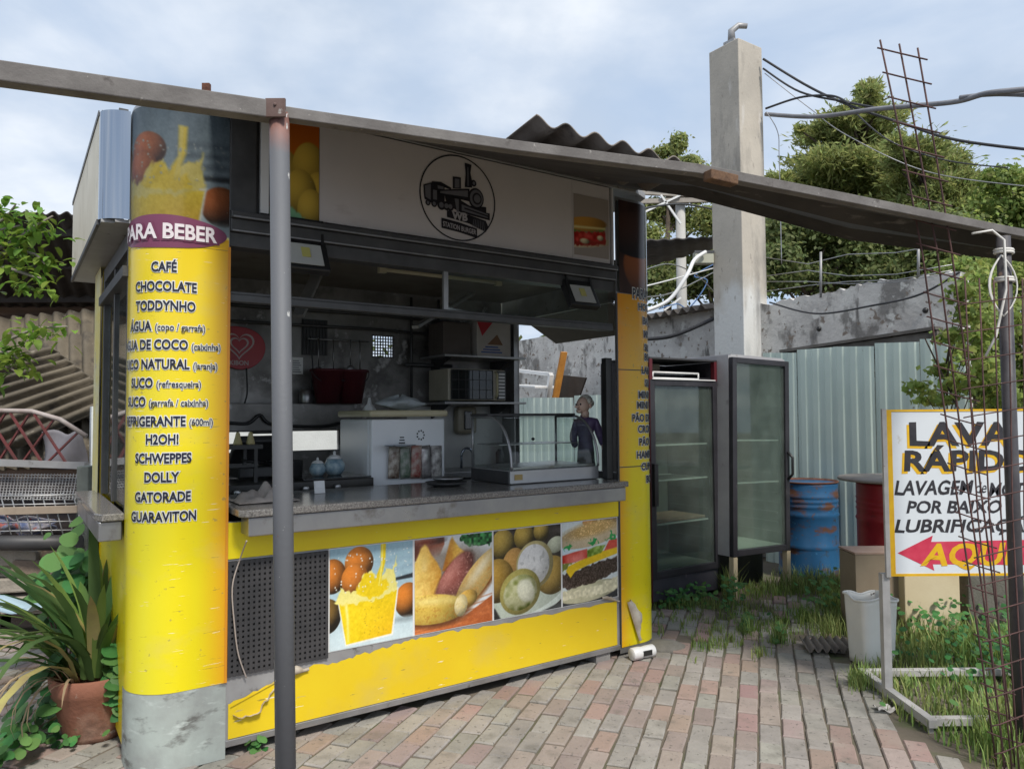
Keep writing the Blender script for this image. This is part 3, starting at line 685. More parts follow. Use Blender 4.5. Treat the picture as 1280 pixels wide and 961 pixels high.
gl = MB(); gl.box(-.388, -.382, .30, 1.34, 1.15, 2.42); gl.build('window_pane', m_glass, wf)
rw = MB(); Z0, Z1 = .1, 2.655; SB = 1.95
# rear wall with a serving gap and a vent hole
def wall_pieces(x0, x1, z0, z1, holes):
    xs = sorted({x0, x1}|{h[0] for h in holes}|{h[1] for h in holes}); zs = sorted({z0, z1}|{h[2] for h in holes}|{h[3] for h in holes})
    for a, b in zip(xs[:-1], xs[1:]):
        for c, d in zip(zs[:-1], zs[1:]):
            cx, cz = (a+b)/2, (c+d)/2
            if any(h[0] < cx < h[1] and h[2] < cz < h[3] for h in holes): continue
            yield a, b, c, d
for (a, b, c, d) in wall_pieces(-.38, 2.88, Z0, Z1, [(.2, 1.30, 1.34, 1.49), (1.59, 1.78, 2.09, 2.265)]): rw.box(a, b, SB, SB+.03, c, d)
rear = rw.build('rear_wall', m_inwall, kio)
v_ = MB()
for k in range(9): v_.box(1.59+.19*k/8-.004, 1.59+.19*k/8+.004, SB-.002, SB+.006, 2.085, 2.27)
for k in range(8): v_.box(1.585, 1.785, SB-.004, SB+.004, 2.09+.175*k/7-.004, 2.09+.175*k/7+.004)
v_.build('wall_vent', m_dark, rear)
v_ = MB(); v_.box(1.0, 1.2, SB-.02, SB-.002, 2.08, 2.36)
for k in range(8): v_.box(1.01+.18*k/7-.004, 1.01+.18*k/7+.004, SB-.028, SB-.021, 2.09, 2.35, 1)
v_.build('wall_vent', [m_black, m_dark], rear)
pw = MB(); pw.box(1.9, 2.86, SB-.012, SB-.003, 1.05, 1.68); pw.build('wall_board', m_intile, rear)
ld = MB(); ld.box(-.3, 1.4, SB-.14, SB-.003, 1.50, 1.53); ld.box(-.3, 1.4, SB-.15, SB-.14, 1.50, 1.70); ld.build('wall_ledge', m_inwall, rear, .004)
pp = MB()
for (z, s_, r) in ((2.42, 1.9, .014), (2.30, 1.9, .012)): pp.tube([(-.2, s_, z), (1.6, s_, z+.01), (2.7, s_, z-.02)], r)
for t_ in (1.92, 2.18): pp.tube([(t_, 1.9, 1.7), (t_, 1.9, 2.6)], .012)
pp.tube([(1.85, 1.88, 2.03), (2.3, 1.88, 2.03)], .016); pp.split('wall_pipe', m_darkgrey, rear)
rw2 = MB()
for (a, b, c, d) in wall_pieces(.29, 1.95, .06, 2.655, [(.42, 1.72, 1.17, 2.46)]): rw2.box(2.87, 2.9, a, b, c, d)
rsw = rw2.build('side_wall', m_gsteel, kio)
f_ = MB(); f_.box(2.83, 2.868, 1.70, 1.76, 1.17, 2.5); f_.box(2.84, 2.868, .42, 1.70, 2.44, 2.47); f_.build('window_frame', m_alu, rsw, .003)
f_ = MB(); Mx = Matrix.Translation((2.9, 0, 2.45)) @ Matrix.Rotation(math.radians(-62), 4, 'Y')
f_.box(0, .02, .5, 1.66, -.42, 0, 0, Mx); f_.build('window_flap', m_dark, rsw, .003)
bp = MB(); bp.box(2.425, 2.478, .02, .07, 1.172, 1.98); bp.build('black_post', m_black, kio, .004)
fl = MB(); fl.box(-.18, 2.68, .035, .205, .06, .12); fl.box(-.36, 2.86, .205, 1.95, .06, .12); fl.build('kiosk_floor', m_gsteel, kio)
blk = MB()
for (x, y) in ((2.36, .06), (2.40, 1.5), (.4, 1.2), (1.3, 1.0)): blk.box(x-.06, x+.06, y-.05, y+.08, -.02, .057)
blk.split('support_block', M('concrete_block', (.3, .29, .27), (.22, .21, .2), 8, .9, bump=.2), kio)
rf = MB(); rf.prism([(.28, .0, 3.137), (2.7, .0, 3.137), (2.86, .07, 3.137), (2.91, .2, 3.137), (2.91, 1.2, 3.137), (.28, 1.2, 3.137)], (0, 0, .045)); roof = rf.build('roof', m_gsteel, kio, .004)
cl = MB(); cl.box(-.18, 2.68, .06, .205, 2.63, 2.66); cl.box(-.36, 2.86, .205, 1.94, 2.63, 2.66); cl.build('ceiling', m_ceiling, kio)
tl = MB(); tl.tube([(1.25, .95, 2.605), (2.15, .95, 2.605)], .016); tl.box(1.2, 1.25, .93, .97, 2.58, 2.63); tl.box(2.15, 2.2, .93, .97, 2.58, 2.63)
tl.build('tube_lamp', M('dead_tube_lamp', (.6, .56, .42), None, rough=.4), kio)
st = MB(); st.bar((.5, .5, 2.18), (.75, .75, 2.6), .07, .02); st.bar((1.35, .7, 2.19), (2.1, 1.2, 2.55), .05, .02); st.bar((1.2, .02, 2.17), (1.2, .02, 2.47), .03, .02); st.split('ceiling_brace', m_alu, kio)
tr_ = MB(); tr_.box(0, 2.47, -.005, .05, 2.16, 2.195); tr_.box(0, 2.47, .0, .03, 2.195, 2.21); tr_.build('transom_rail', m_darkgrey, kio, .003)
tg = MB(); tg.box(1.22, 2.45, .022, .027, 2.21, 2.5); tg.build('transom_pane', m_glass, kio)
# --- fascia sign
fs = MB(); fs.box(.13, 2.49, .03, .12, 2.60, 3.136)
fas = fs.build('fascia_sign', m_darkgrey, kio)
pnl = MB(); pnl.box(.445, 2.13, -.0, .028, 2.612, 3.13); pnl.box(2.132, 2.455, .0, .028, 2.612, 3.13); pnl.build('sign_panel', m_sign, fas, .002)
b_ = MB(); b_.box(.145, .185, -.002, .028, 2.612, 3.13); b_.box(2.475, 2.484, -.006, .02, 2.6, 3.13); b_.split('white_edge_strip', m_white, fas)
print_mesh('bread_photo', paint_bread(), lambda a, b: (.19+.252*a, -.002, 2.612+.518*b), m_print, fas)
print_mesh('sandwich_photo', paint_sandwich(), lambda a, b: (2.142+.30*a, -.003, 2.64+.40*b), m_print, fas)
tm = MB(); tm.box(0, .125, -.004, .1, 2.60, 3.136); tm.box(0.002, 2.5, -.03, .10, 2.565, 2.598); tm.box(0.002, 2.5, -.012, .08, 2.50, 2.563); tm.box(.002, 2.5, .005, .10, 2.43, 2.498)
tm.split('header_trim', m_darkgrey, kio, .003)
hl = MB(); hl.box(.01, 2.495, -.014, -.0125, 2.503, 2.509); hl.box(.01, 2.495, -.032, -.0305, 2.566, 2.574); hl.split('header_highlight_bead', m_alu, kio)
# emblem: ring, steam engine, banner
E0 = (1.278, 2.868)
em = MB()
def ep(x, y, off=-.0035): return (E0[0]+x, off, E0[1]+y)
n = 72
em.add([ep(.255*math.cos(2*PI*k/n), .252*math.sin(2*PI*k/n)) for k in range(n)]+[ep(.247*math.cos(2*PI*k/n), .244*math.sin(2*PI*k/n)) for k in range(n)], [(k, (k+1) % n, n+(k+1) % n, n+k) for k in range(n)])
def epoly(pts, mi, lay):    # pts in the pixels of an enlarged view of the badge (centre 458,505; 345 px = .25 m), y down; undo the perspective skew
    out = []
    for (x, y) in pts:
        X = (x-458)/345*.25; Y = (505-y)/405*.25
        out.append(ep(X, Y+0, -.0035-lay*.0006))
    em.add(out, [tuple(range(len(out)))], mi)
def ecirc(x, y, r, mi, lay, ry=None): epoly([(x+r*math.cos(2*PI*k/20), y+(ry or r)*math.sin(2*PI*k/20)) for k in range(20)], mi, lay)
epoly([(140, 440), (215, 405), (215, 600), (150, 570)], 0, 0); epoly([(152, 448), (205, 420), (205, 570), (160, 550)], 1, 1)
epoly([(215, 395), (300, 385), (390, 420), (390, 440), (330, 430), (330, 590), (215, 600)], 0, 0); epoly([(265, 420), (320, 425), (320, 450), (268, 452)], 1, 1); epoly([(225, 470), (260, 470), (260, 560), (225, 560)], 1, 1)
epoly([(240, 470), (560, 395), (560, 520), (240, 500)], 0, 0); epoly([(290, 470), (545, 415), (545, 480), (290, 490)], 1, 1)
epoly([(405, 310), (480, 305), (480, 410), (405, 425)], 0, 1); epoly([(422, 325), (465, 322), (465, 405), (422, 415)], 1, 2)
epoly([(515, 155), (580, 160), (570, 240), (582, 300), (585, 380), (515, 390), (525, 260)], 0, 1); epoly([(540, 190), (550, 190), (552, 370), (540, 372)], 1, 2)
ecirc(600, 335, 27, 0, 1, 32); ecirc(602, 335, 13, 1, 2, 16)
ecirc(622, 478, 75, 0, 1, 100); ecirc(625, 478, 62, 1, 2, 84); ecirc(630, 480, 44, 0, 3, 58); ecirc(632, 480, 32, 1, 4, 40)
epoly([(330, 500), (480, 500), (480, 640), (350, 590)], 0, 0); epoly([(420, 515), (460, 515), (460, 640), (440, 640)], 1, 1)
for (x, r) in ((180, 22), (235, 26), (300, 38), (345, 34), (380, 34)): ecirc(x, 600, r, 0, 1, r*1.25); ecirc(x, 600, r*.55, 1, 2, r*.7)
epoly([(470, 520), (560, 560), (720, 545), (720, 600), (755, 600), (755, 670), (480, 640)], 0, 1); epoly([(485, 560), (735, 612), (735, 650), (485, 620)], 1, 2); epoly([(510, 585), (740, 625), (740, 640), (510, 600)], 0, 3)
epoly([(560, 650), (715, 680), (740, 735), (715, 790), (560, 735)], 0, 1)
for k in range(7): epoly([(600+k*15, 675+k*3), (604+k*15, 675+k*3), (592+k*19, 760+k*4), (586+k*19, 758+k*4)], 1, 2)
epoly([(350, 640), (560, 650), (575, 735), (350, 705)], 0, 1); epoly([(300, 720), (450, 735), (630, 770), (630, 862), (450, 830), (300, 815)], 0, 2)
put_text(em, 'WB', .062, lambda x, y: ep((468-458)/345*.25+x, (505-712)/405*.25+y, -.0062), 2, .003)
put_text(em, 'STATION BURGER', .040, lambda x, y: ep((465-458)/345*.25+x, (505-812)/405*.25+y-.03*(x+.0)*0-.10*x, -.0062), 2, .001, 0, 'CENTER', .68)
em.build('emblem', [m_inkblack, m_inkgrey, M('pale_ink', (.42, .4, .42), None, rough=.4)], fas)
# --- left fascia box with polished corner
lb = MB()
lb.box(-.535, -.525, .285, 2.07, 2.54, 3.06)
lfas = lb.build('side_fascia', M('stained_white_panel', (.80, .72, .56), (.68, .6, .44), 3, .5, spots=[((.12, .09, .06), 3, .62, .06, (1, 1, .4))]), kio)
lb = MB(); lb.box(-.525, -.38, .24, 2.07, 2.525, 2.54); lb.box(-.47, -.40, .205, .24, 2.525, 2.54); lb.build('fascia_soffit', m_gsteel, lfas)
lb = MB(); lb.box(-.54, -.535, .285, 2.08, 3.045, 3.07); lb.box(-.54, -.526, .285, 2.08, 2.52, 2.545); lb.split('fascia_rim', m_darkgrey, lfas)
lb = MB()
def pc(a, b):
    an = PI/2*a
    return (-.412-.123*math.cos(an), .285-.095*math.sin(an), 2.54+.52*b)
lb.grid(pc, 12, 1); lb.build('polished_corner', m_chrome, lfas)
lb = MB(); lb.box(-.525, -.42, .285, 2.07, 3.06, 3.075); lb.box(-.46, -.42, .21, .285, 3.06, 3.075); lb.build('fascia_lid', m_darkgrey, lfas)

# ================================================================== THINGS INSIDE AND ON THE KIOSK
def kbox(mb, x, y, z, mi=0): mb.box(x[0], x[1], y[0], y[1], z[0], z[1], mi)
# refrigerator
rfg = kthing('refrigerator', 'white refrigerator with cream lid and snack packets stuck on its front', 'refrigerator', 1.08, .8, .12)
m_enam = M('white_enamel', (.86, .88, .90), (.80, .82, .85), 3, .3)
mb = MB(); mb.box(0, .55, .05, .55, 0, 1.46); mb.build('body', m_enam, rfg, .012)
mb = MB(); mb.box(.002, .548, 0, .045, .02, 1.46); dr = mb.build('door', m_enam, rfg, .012)
mb = MB(); mb.prism([(-.015, -.02, 1.475), (.565, -.02, 1.475), (.565, .56, 1.475), (-.015, .56, 1.475)], (0, 0, .045)); mb.build('lid', M('yellowed_cream_plastic', (.58, .53, .36), (.5, .44, .28), 4, .4), rfg, .015)
mb = MB()
for (cx, cz) in ((.22, 1.31), (.36, 1.35)):
    for k in range(9):
        a = 2*PI*k/9
        if cx > .3: mb.box(cx+.026*math.cos(a)-.005, cx+.026*math.cos(a)+.005, -.002, -.0005, cz+.03*math.sin(a)-.005, cz+.03*math.sin(a)+.006)
    if cx < .3:
        for r_ in range(4): mb.box(cx-.026+.004*r_, cx+.026-.003*r_, -.002, -.0005, cz-.03+.018*r_, cz-.022+.018*r_)
mb.build('door_mark', m_inkblack, dr)
m_pk = [M('silver_packet', (.45, .43, .42), (.2, .18, .18), 30, .25, .5), M('red_packet', (.30, .05, .04), (.5, .42, .36), 26, .3), M('green_packet', (.10, .16, .10), (.4, .4, .36), 26, .3), M('brown_packet', (.14, .08, .05), (.6, .55, .48), 24, .3), M('white_packet', (.6, .58, .55), (.12, .1, .1), 26, .3)]
pk = [('small dark red snack packet, leftmost on the refrigerator front', 3, 492), ('silver snack packet with green patch on the refrigerator front', 2, 506), ('red snack packet in the middle of the refrigerator front', 1, 520), ('dark silver snack packet beside the red one', 0, 532), ('white snack packet at the right edge of the refrigerator front', 4, 545)]
for i, (lb_, mi, px) in enumerate(pk):
    t, z = kS(px, 577, .78); o = MB()
    wd, ht = .04, .11
    o.grid(lambda a, b: (-wd+2*wd*a, -.014*math.sin(PI*a)*math.sin(PI*b)**.5+rnd.uniform(-.0025, .0025), -ht+2*ht*b), 6, 8)
    ob = o.build('snack_packet', m_pk[mi], None, solid=.004); tag(ob, lb_, 'snack packet', 'snack packets on the refrigerator'); ob.location = K(t, .775, z); ob.rotation_euler = (0, rnd.uniform(-.1, .1), A)
t, z = kS(497, 556, .74); mb = MB(); mb.lathe([(.03, -.012), (.10, -.004), (.105, 0), (.10, .003), (.0, .004)], seg=28)
o = mb.build('steel_tray', m_chrome, None); tag(o, 'round steel tray fixed flat on the refrigerator front', 'tray'); o.location = K(t, .70, z)
mb = MB()
def bag(a, b):
    th = 2*PI*a; r_ = math.sin(PI*min(b*.92+.04, 1))
    q = 1+.22*math.sin(5*th+3*b)*math.sin(9*b)
    return (.17*r_*q*math.cos(th), .10*r_*q*math.sin(th), .10*b*(1+.15*math.sin(3*th)))
mb.grid(bag, 28, 10); o = mb.build('plastic_bag', M('clear_plastic_bag', (.5, .54, .56), (.4, .44, .46), 12, .25, bump=.3, bscale=30), None); tag(o, 'crumpled pale plastic bag on top of the refrigerator', 'bag'); o.location = K(1.42, 1.05, 1.64); o.rotation_euler = (0, 0, A)
# wall sign with heart
t, z = kS(299, 434, 1.9)
hs_ = kthing('heart_sign', 'red round ice cream sign with white heart outline on the back wall', 'sign', t+.0, 1.90, z)
mb = MB(); outl = []
for k in range(36):
    a = 2*PI*k/36; r_ = .17*(1+.08*math.cos(2*a+.5)+.03*math.sin(3*a)); outl.append((r_*math.cos(a)*1.05, 0, r_*math.sin(a)))
    if k == 23: outl.append((-.17, 0, -.27))
mb.prism(outl, (0, .03, 0)); mb.build('sign_face', m_redpl, hs_, .004, fixn=True)
def heart(s_): return [(s_*16*math.sin(a)**3/17, s_*(13*math.cos(a)-5*math.cos(2*a)-2*math.cos(3*a)-math.cos(4*a))/17) for a in [2*PI*k/40 for k in range(40)]]
mb = MB()
for (s0, s1) in ((.115, .10), (.072, .058)):
    a = heart(s0); b = heart(s1); mb.add([(x, -.003, y+.02) for x, y in a]+[(x, -.003, y+.02) for x, y in b], [(k, (k+1) % 40, 40+(k+1) % 40, 40+k) for k in range(40)])
put_text(mb, 'KIBON', .045, lambda x, y: (x, -.003, y-.13), 0, .001)
mb.build('heart_emblem', M('faded_white_ink', (.6, .5, .5), None, rough=.5), hs_)
# red buckets on ledge
for (px, lab) in ((412, 'dark red plastic bucket on the back ledge, left one'), (441, 'maroon plastic basin with flared rim on the back ledge')):
    t, z = kS(px, 486, 1.72); b = kthing('bucket', lab, 'bucket', t, 1.76, 1.70)
    mb = MB(); mb.lathe([(.085, 0), (.125, .24), (.14, .245), (.14, .26), (.12, .258), (.08, .01), (.0, .01)], seg=24); mb.build('bucket_body', m_maroon, b)
    mb = MB(); mb.tube([(.135*math.cos(PI*k/12), -.03-.06*math.sin(PI*k/12), .25-.10*math.sin(PI*k/12)) for k in range(13)], .004, 6); mb.build('bucket_handle', m_dark, b)
# stove / griddle
sv = kthing('griddle_stove', 'black griddle stove with glass edge behind the counter', 'stove', -.1, .75, .12)
mb = MB(); mb.box(0, 1.15, 0, .5, 0, 1.0); mb.build('stove_body', m_black, sv, .008)
mb = MB(); mb.box(-.01, 1.17, -.02, .52, 1.002, 1.09); mb.build('stove_top', M('greasy_black_iron', (.015, .014, .014), (.04, .036, .03), 9, .3), sv, .006)
mb = MB(); mb.box(.72, 1.16, 0, .46, 1.092, 1.10); mb.build('glass_top', m_tint, sv)
mb = MB()
for k in range(5): mb.lathe([(.02, 0), (.02, .03), (.015, .034)], c=(0, 0, 0), seg=12, M=Matrix.Translation((.12+.2*k, -.02, 1.045)) @ Matrix.Rotation(PI/2, 4, 'X'))
mb.split('knob', m_steel, sv)
rk = kthing('pot_rack', 'black metal frame standing on the stove behind salt shakers', 'rack', .0, .85, 1.21)
mb = MB()
for (x, y) in ((.16, 0), (.36, 0), (.16, .25), (.36, .25)): mb.bar((x, y, 0), (x, y, .2), .02, .02)
mb.box(-.02, .40, -.01, .26, .2, .225); mb.bar((.16, 0, .1), (.36, 0, .1), .015, .015); mb.build('rack_frame', m_black, rk)
for (px, lab) in ((297, 'pale yellow cone shaped shaker on black rack, left of the pair'), (313, 'pale yellow cone shaped shaker on black rack, right of the pair')):
    t, z = kS(px, 574, .9); mb = MB(); mb.lathe([(.026, 0), (.026, .01), (.014, .055), (.012, .07), (.004, .076)], seg=16)
    o = mb.build('salt_shaker', M('yellowed_plastic', (.5, .42, .2), None, rough=.5), None); tag(o, lab, 'shaker', 'shakers on the rack'); o.location = K(t, .9, 1.435)
gp = kthing('sandwich_press', 'black sandwich press with raised lid on the stove behind the pole', 'sandwich press', .30, 1.0, 1.222)
mb = MB(); mb.box(0, .3, 0, .26, 0, .07); mb.build('press_base', m_black, gp, .01)
Mx = Matrix.Translation((0, .26, .075)) @ Matrix.Rotation(math.radians(-35), 4, 'X'); mb = MB(); mb.box(0, .3, -.26, 0, 0, .05, 0, Mx); mb.build('press_lid', m_dark, gp, .01)
mb = MB(); mb.tube([Mx @ Vector(v) for v in ((.08, -.26, .02), (.08, -.32, .03), (.22, -.32, .03), (.22, -.26, .02))], .010, 8); mb.build('press_handle', m_black, gp)
fp = kthing('saucepan', 'dark saucepan with long handle on the stove near the ceramic pots', 'saucepan', .62, 1.12, 1.212)
mb = MB(); mb.lathe([(.10, 0), (.11, .01), (.115, .10), (.12, .105), (.11, .1), (.1, .012), (0, .012)], seg=24); mb.build('pan_body', m_darkgrey, fp)
mb = MB(); mb.tube([(-.11, 0, .085), (-.28, -.03, .12)], .01, 8); mb.build('pan_handle', m_black, fp)
for (px, k, lab) in ((397, .8, 'small blue and white ceramic pot on the stove glass'), (418, 1.05, 'larger blue and white ceramic pot with bird shaped knob on the stove')):
    t, z = kS(px, 590, .95); p = kthing('ceramic_pot', lab, 'pot', t, .95, 1.222)
    mb = MB(); mb.lathe([(.04*k, 0), (.062*k, .03*k), (.066*k, .06*k), (.05*k, .09*k), (.045*k, .1*k)], seg=22); mb.build('pot_body', M('glazed_china', (.42, .52, .55), (.16, .26, .34), 22, .2), p)
    mb = MB(); mb.lathe([(.05*k, .1*k), (.03*k, .118*k), (.008*k, .124*k), (.010*k, .14*k), (.003*k, .148*k)], seg=18); mb.build('pot_lid', m_white, p)
# shelves and what is on them
for (zz, lab) in ((2.08, 'upper grey wall shelf holding the cardboard cartons'), (1.695, 'lower grey wall shelf holding the microwave')):
    sh = kthing('wall_shelf', lab, 'shelf', 2.02, 1.5, zz)
    mb = MB(); mb.box(0, .8, 0, .43, 0, .018); mb.build('shelf_board', m_alu, sh, .002)
    mb = MB()
    for x in (.1, .7): mb.prism([(x, .43, -.12), (x, .43, 0), (x, .1, 0)], (.015, 0, 0))
    mb.split('shelf_bracket', m_dark, sh)
mw = kthing('microwave_oven', 'cream microwave oven with gridded door window on lower shelf', 'microwave', 2.06, 1.5, 1.714)
mb = MB(); mb.box(0, .56, .02, .36, 0.01, .27); mb.build('oven_body', M('cream_enamel', (.5, .46, .36), (.4, .36, .28), 4, .4), mw, .01)
mb = MB(); mb.box(.02, .42, 0, .018, .02, .26); md_ = mb.build('oven_door', m_tint, mw, .004)
mb = MB()
for k in range(7): mb.box(.02+.066*k-.002, .02+.066*k+.002, -.004, -.001, .02, .26)
for k in range(4): mb.box(.02, .42, -.0045, -.0015, .02+.08*k-.002, .02+.08*k+.002)
mb.build('door_grid', m_dark, md_)
mb = MB(); mb.tube([(.44, -.005, .03), (.44, -.03, .06), (.44, -.03, .22), (.44, -.005, .25)], .011); mb.build('door_handle', M('cream_handle', (.5, .44, .26), None, rough=.4), mw)
mb = MB(); mb.box(.47, .55, .008, .02, .02, .26); 
for k in range(8): mb.box(.48, .54, .004, .0075, .03+.028*k, .046+.028*k, 1)
mb.build('control_panel', [m_darkgrey, m_white], mw)
bx = kthing('cardboard_carton', 'white cardboard carton with red and blue print on upper shelf', 'carton', 2.36, 1.56, 2.099)
mb = MB(); mb.box(0, .34, 0, .28, 0, .30); mb.build('carton_body', M('white_card', (.5, .47, .44), (.42, .38, .34), 5, .8), bx, .003)
mb = MB(); mb.add([(.0, -.002, .29), (.16, -.002, .295), (.05, -.002, .17)], [(0, 2, 1)], 0); mb.add([(.10, -.002, .10), (.2, -.002, .19), (.26, -.002, .10)], [(0, 2, 1)], 1)
for k in range(3): mb.box(.04+.02*k, .25-.02*k, -.003, -.001, .03+.022*k, .042+.022*k, 2)
mb.build('carton_print', [m_redpl, M('brown_ink', (.2, .1, .05), None), M('blue_ink', (.06, .1, .28), None)], bx)
mb = MB(); mb.box(0, .26, 0, .26, 0, .27); mb.box(-.004, .13, -.002, .262, .272, .276); mb.box(.132, .264, -.002, .262, .272, .276)
o = mb.build('cardboard_carton', M('dim_brown_card', (.12, .10, .09), (.09, .075, .065), 5, .8), None, .003); tag(o, 'dark brown cardboard carton left of the white printed one', 'carton'); o.location = K(2.06, 1.6, 2.099); o.rotation_euler = (0, 0, A)
sd_ = kthing('soap_dispenser', 'beige soap dispenser on the wall above the tap', 'dispenser', 2.33, 1.93, 1.44)
mb = MB(); mb.box(0, .2, -.1, 0, 0, .24); mb.build('dispenser_body', M('beige_plastic', (.30, .27, .2), (.24, .21, .15), 5, .4), sd_, .03)
mb = MB(); mb.box(.06, .14, -.115, -.1, .04, .2); mb.build('dispenser_window', m_tint, sd_, .01)
sk = kthing('sink', 'steel sink with arched tap in the back corner of the kiosk', 'sink', 1.75, 1.45, .12)
mb = MB(); mb.box(0, 1.05, 0, .47, .98, 1.03); mb.box(.02, 1.03, .03, .46, 0, .978, 1); mb.build('sink_top', [m_steel, m_darkgrey], sk, .004)
mb = MB(); mb.tube([(.60, .36, 1.03), (.60, .36, 1.14)]+[(.60+.05*(1-math.cos(PI*k/8)), .36-.03*k/8, 1.14+.06*math.sin(PI*k/8)) for k in range(1, 9)]+[(.70, .33, 1.11)], .011, 8); mb.build('tap', m_chrome, sk)
# glass display case
dc = kthing('display_case', 'curved glass heated display case with steel frame on counter', 'display case', 1.70, .10, 1.172)
W_, D_, Hh = .72, .46, .44
prof = [(.0, .085), (.0, .11)]+[(.0+.26*(1-math.cos(PI/2*k/10))*1.0, .11+.31*math.sin(PI/2*k/10)) for k in range(1, 11)]+[(D_, .42)]
mb = MB(); mb.box(0, W_, 0, D_, 0, .085); mb.build('base', M('satin_steel', (.5, .5, .5), (.42, .42, .43), 3, .35, .7), dc, .006)
mb = MB(); mb.box(-.006, -.001, .02, D_, .002, .08); mb.build('end_plate', m_dark, dc)
mb = MB()
rows = [[(0.012+(W_-.024)*i, y, z) for i in (0, 1)] for (y, z) in prof]
mb.grid(lambda a, b: rows[int(round(b*(len(prof)-1)))][int(round(a))], 1, len(prof)-1)
mb.build('curved_glass', m_glass, dc)
for x in (0.008, W_-.008):
    mb = MB(); mb.add([(x, y, z) for y, z in prof]+[(x, D_, .085)], [tuple(range(len(prof)+1))]); sg = mb.build('side_glass', m_glass, dc)
    mb = MB(); mb.tube([(x, y, z) for y, z in prof], .009, 6); mb.tube([(x, D_, .085), (x, D_, .42)], .009, 6); mb.build('frame_rib', m_alu, sg)
mb = MB(); mb.box(-.005, W_+.005, .25, D_+.01, .422, .44); mb.build('top_cover', m_dark, dc, .004)
mb = MB(); mb.box(.015, W_-.015, .03, D_-.02, .088, .10); mb.box(.03, W_-.03, .17, D_-.02, .235, .24); mb.build('shelf_tray', m_steel, dc)
mb = MB(); mb.box(.03, .09, -.003, -.001, .025, .06); mb.build('maker_plate', M('brass_plate', (.4, .28, .1), None, rough=.4), dc)
mb = MB()
for x in (.36, .375): mb.box(x, x+.01, D_-.004, D_+.004, .085, .42)
mb.ball((.5, D_-.01, .26), .012); mb.split('rear_slider', m_dark, dc)
# figurine of an old man
fg = kthing('figurine', 'figurine of a grey haired man in purple jacket beside display case', 'figurine', 2.50, .33, 1.172)
mb_v = [(0, 0, .14), (0, 0, .24), (-.005, 0, .36), (-.01, 0, .41), (-.02, 0, .44), (.045, -.055, .375), (.075, -.075, .27), (.05, -.13, .215), (-.03, .06, .37), (-.05, .08, .27), (-.07, .03, .2), (.02, -.035, .06), (.02, -.04, .0), (-.02, .035, .06), (-.02, .035, .0)]
mb_e = [(0, 1), (1, 2), (2, 3), (3, 4), (2, 5), (5, 6), (6, 7), (2, 8), (8, 9), (9, 10), (0, 11), (11, 12), (0, 13), (13, 14)]
mb_r = [.048, .052, .054, .032, .028, .035, .03, .024, .035, .03, .024, .038, .034, .038, .034]
def skin_mesh(name, vs, es, rs, mat, parent, sub=2):
    me = bpy.data.meshes.new(name); me.from_pydata(vs, es, []); o = bpy.data.objects.new(name, me); C.objects.link(o)
    o.modifiers.new('skin', 'SKIN'); sv_ = me.skin_vertices[0].data
    for i, r_ in enumerate(rs): sv_[i].radius = (r_, r_)
    sv_[0].use_root = True
    md = o.modifiers.new('sub', 'SUBSURF'); md.levels = sub; md.render_levels = sub
    bpy.context.view_layer.update(); dg = bpy.context.evaluated_depsgraph_get()
    me2 = bpy.data.meshes.new_from_object(o.evaluated_get(dg)); bpy.data.objects.remove(o)
    me2.materials.clear(); me2.materials.append(mat); me2.polygons.foreach_set('use_smooth', [True]*len(me2.polygons))
    o = bpy.data.objects.new(name, me2); C.objects.link(o); o.parent = parent; return o
m_skin = M('painted_flesh', (.66, .48, .39), (.6, .42, .33), 9, .5)
skin_mesh('body', mb_v, mb_e, mb_r, M('purple_and_black_paint', (.13, .085, .19), (.09, .06, .14), 7, .45, zmix=((.02, .018, .024), .16, .2, .05)), fg)
mb = MB(); mb.tube([(0, 0, .40), (-.02, -.01, .49)], .028, 10); mb.ball((-.03, -.01, .495), (.05, .045, .06)); mb.ball((-.088, -.018, .485), (.022, .012, .012)); mb.ball((-.068, -.012, .455), (.02, .022, .016)); mb.ball((.0, -.055, .49), (.012, .008, .018))
mb.ball((-.02, -.02, .435), (.03, .03, .03))
hd = MB(); hd.ball((.05, -.145, .205), (.026, .022, .03))
for k in range(4): hd.tube([(.05+.008*(k-1.5), -.15, .2), (.042+.008*(k-1.5), -.166, .188), (.038+.008*(k-1.5), -.16, .172)], .006, 6)
mb.build('head', m_skin, fg); hd.build('hand', m_skin, fg)
mb = MB(); mb.ball((.004, .002, .525), (.054, .05, .048))
for k in range(16):
    a = 2*PI*k/16
    if math.cos(a) < -.35: continue
    mb.ball((-.005+.05*math.cos(a)*(1 if math.cos(a) > 0 else .7), .048*math.sin(a), .525-.02*max(0, math.cos(a))), (.018, .018, .022), 8, 6)
mb.build('hair', M('grey_hair_paint', (.60, .59, .52), (.45, .44, .38), 40, .6), fg)
mb = MB(); mb.ball((-.072, -.034, .502), (.006, .006, .007)); mb.ball((-.074, .012, .502), (.006, .006, .007)); mb.box(-.084, -.07, -.03, .004, .462, .466); mb.build('face_features', m_inkblack, fg)
